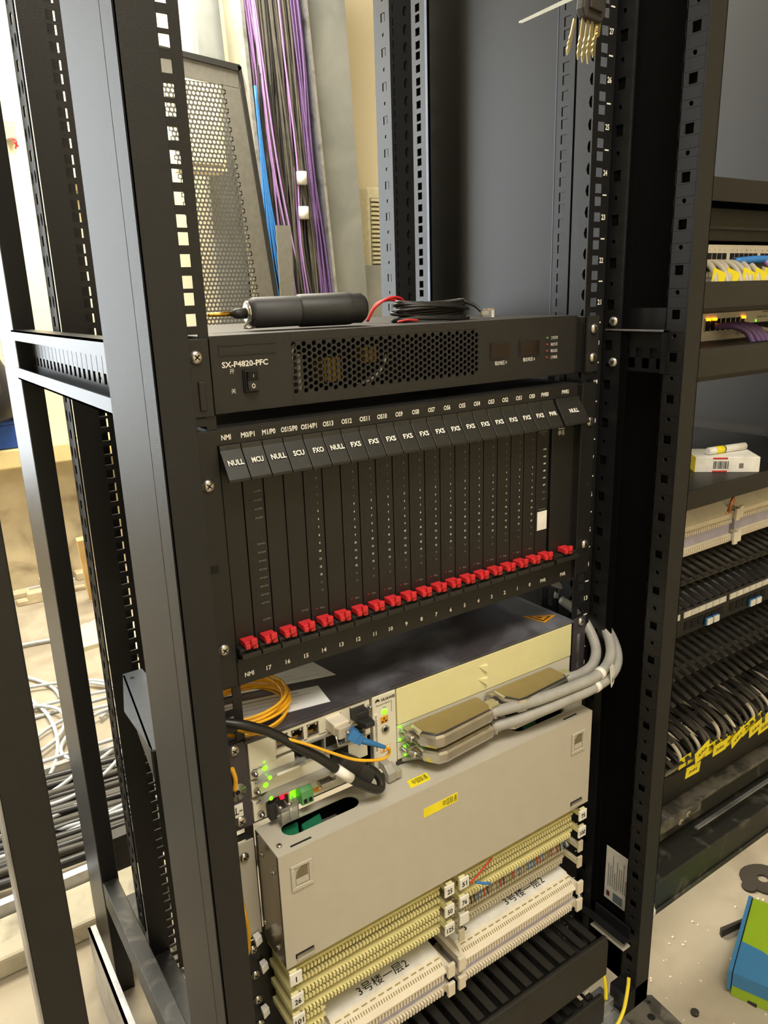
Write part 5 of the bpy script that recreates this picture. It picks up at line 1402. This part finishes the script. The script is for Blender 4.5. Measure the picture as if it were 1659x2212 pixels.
# bag on a blue crate
cr = thing('crate', 'blue plastic crate on the stone ledge at the far left edge', 'crate', (-130, 2440, 458))
b = MB('crate_blue'); b.box(-330, 2, 2396, 2490, 458, 545); b.build('crate_body', cr, bevel=6)
b = MB('crate_blue'); b.box(-336, 8, 2392, 2494, 545, 560); b.build('crate_rim', cr, bevel=4)
bg = thing('bag', 'black bag slumped on top of the blue crate at the left edge', 'bag', (-200, 2440, 560))
b = MB('bag_black')
random.seed(8)
b.lathe((-130, 2440, 560), (0.0, 0, 1), [(0, 96), (20, 122), (80, 134), (150, 118), (210, 90), (280, 70), (350, 60), (370, 34)], 20); b.build('bag_body', bg)
b = MB('leather'); b.tube([(-110, 2330, 590), (-75, 2330, 660), (-85, 2340, 760), (-120, 2350, 850)], 7, 8); b.build('strap', bg)

b = MB('kerb_grey'); b.box(-900, 160, 590, 690, -110, -72); tag(b.build('concrete_kerb', at=(-300, 640, -110), bevel=6), 'pale concrete kerb on the floor in front of the black cables', 'kerb')
# ---------------- cables on the floor behind the rack, left
random.seed(66)
for k in range(20):
    y = 800 + k * 16 + random.uniform(-6, 6); z = -101 + random.uniform(0, 16)
    b = MB('cable_black_dusty' if k % 2 else 'cable_black')
    sl = -0.10
    pts = [(-900, y + 70 + random.uniform(-20, 20), z), (-600, y + 35 + random.uniform(-16, 16), z), (-330, y + random.uniform(-10, 10), z + 4), (-60, y - 20 + random.uniform(-12, 12), z), (200, y - 40 + random.uniform(-20, 20), z), (420, y - 60, z)]
    b.tube(pts, random.uniform(8, 10.5), 8, 4); tag(b.build('floor_cable', at=(-300, y, -110)), 'thick dusty black cable in the row lying across the floor behind the left posts', 'cable', 'black cables across the floor')
random.seed(71)
for k in range(22):
    cx, cy = random.uniform(-560, 60), random.uniform(1040, 1560); rx, ry = random.uniform(150, 520), random.uniform(50, 330); a0 = random.uniform(0, 6.28); sp = random.uniform(1.4, 3.6)
    zz = -104 + random.uniform(0, 26)
    pts = [(cx + rx * math.cos(a0 + sp * t / 9), cy + ry * math.sin(a0 + sp * t / 9), zz + 4 * math.sin(t + k)) for t in range(10)]
    b = MB('cable_light'); b.tube(pts, 5.0, 7, 3); tag(b.build('loose_cable', at=(cx, cy, -110)), 'loose pale grey cable looping over the floor in the tangle behind the posts', 'cable', 'pale tangled cables')
b = MB('cable_light'); b.tube([(-500, 1900, -104), (-200, 1930, -100), (40, 1860, -102), (260, 1700, -104)], 6, 7); tag(b.build('loose_cable', at=(-100, 1900, -104)), 'single grey cable running alone across the floor farther back', 'cable')
b = MB('galvanised'); b.box(-900, 300, 1140, 1156, -110, -90); tag(b.build('steel_bar', at=(-300, 1148, -110)), 'shiny steel channel on the floor behind the black cables', 'channel')
b = MB('galvanised'); b.box(-900, 200, 735, 752, -110, -84); tag(b.build('steel_bar', at=(-300, 743, -110)), 'shiny steel channel on the floor between the concrete kerb and the black cables', 'channel')
b = MB('cable_black_dusty'); b.tube([(-700, 330, -98), (-430, 320, -98), (-200, 350, -98), (60, 400, -98)], 9, 10); tag(b.build('floor_cable', at=(-300, 330, -98)), 'single thick grey cable across the floor nearest the rack base', 'cable')
b = MB('wood'); b.prism([(96, 2200), (136, 2200), (136, 2226), (96, 2226)], -110, -108); b.fr((96, 2215, -108), (1, 0, 0), (0, 0.92, 0.39), (-0.12, -0.38, 0.91)); b.box(0, 36, 0, 22, 0, 290); tag(b.build('wood_offcut', at=(100, 2250, -100), bevel=3), 'pale wooden offcut propped against the foot of the wall', 'wood')
b = MB('plastic_sheet'); random.seed(14)
for k in range(10):
    x, y = random.uniform(-20, 220), random.uniform(1650, 1950); b.fr((x, y, -108), (1, 0.3 * random.random(), 0), (0, 1, 0.2), (0, 0, 1)); b.prism([(-60, -40), (50, -50), (70, 20), (10, 60), (-50, 40)], random.uniform(0, 20), random.uniform(20, 24))
b.fr(); tag(b.build('plastic_sheet', at=(100, 1800, -108)), 'crumpled clear plastic sheet on the floor behind the rack', 'sheet', kind='stuff')
b = MB('cable_black'); b.tube([(-236, 380, -60), (-222, 330, -20), (-214, 270, -40), (-230, 200, -90)], 14, 10)
b.use('tag_white'); b.tube([(-236, 420, 10), (-226, 400, 14), (-214, 384, 2), (-206, 372, -10)], 8, 8); tag(b.build('cable_bend', at=(-225, 330, -40)), 'bent black hose with a white sleeve inside the rack base, lower left', 'hose')
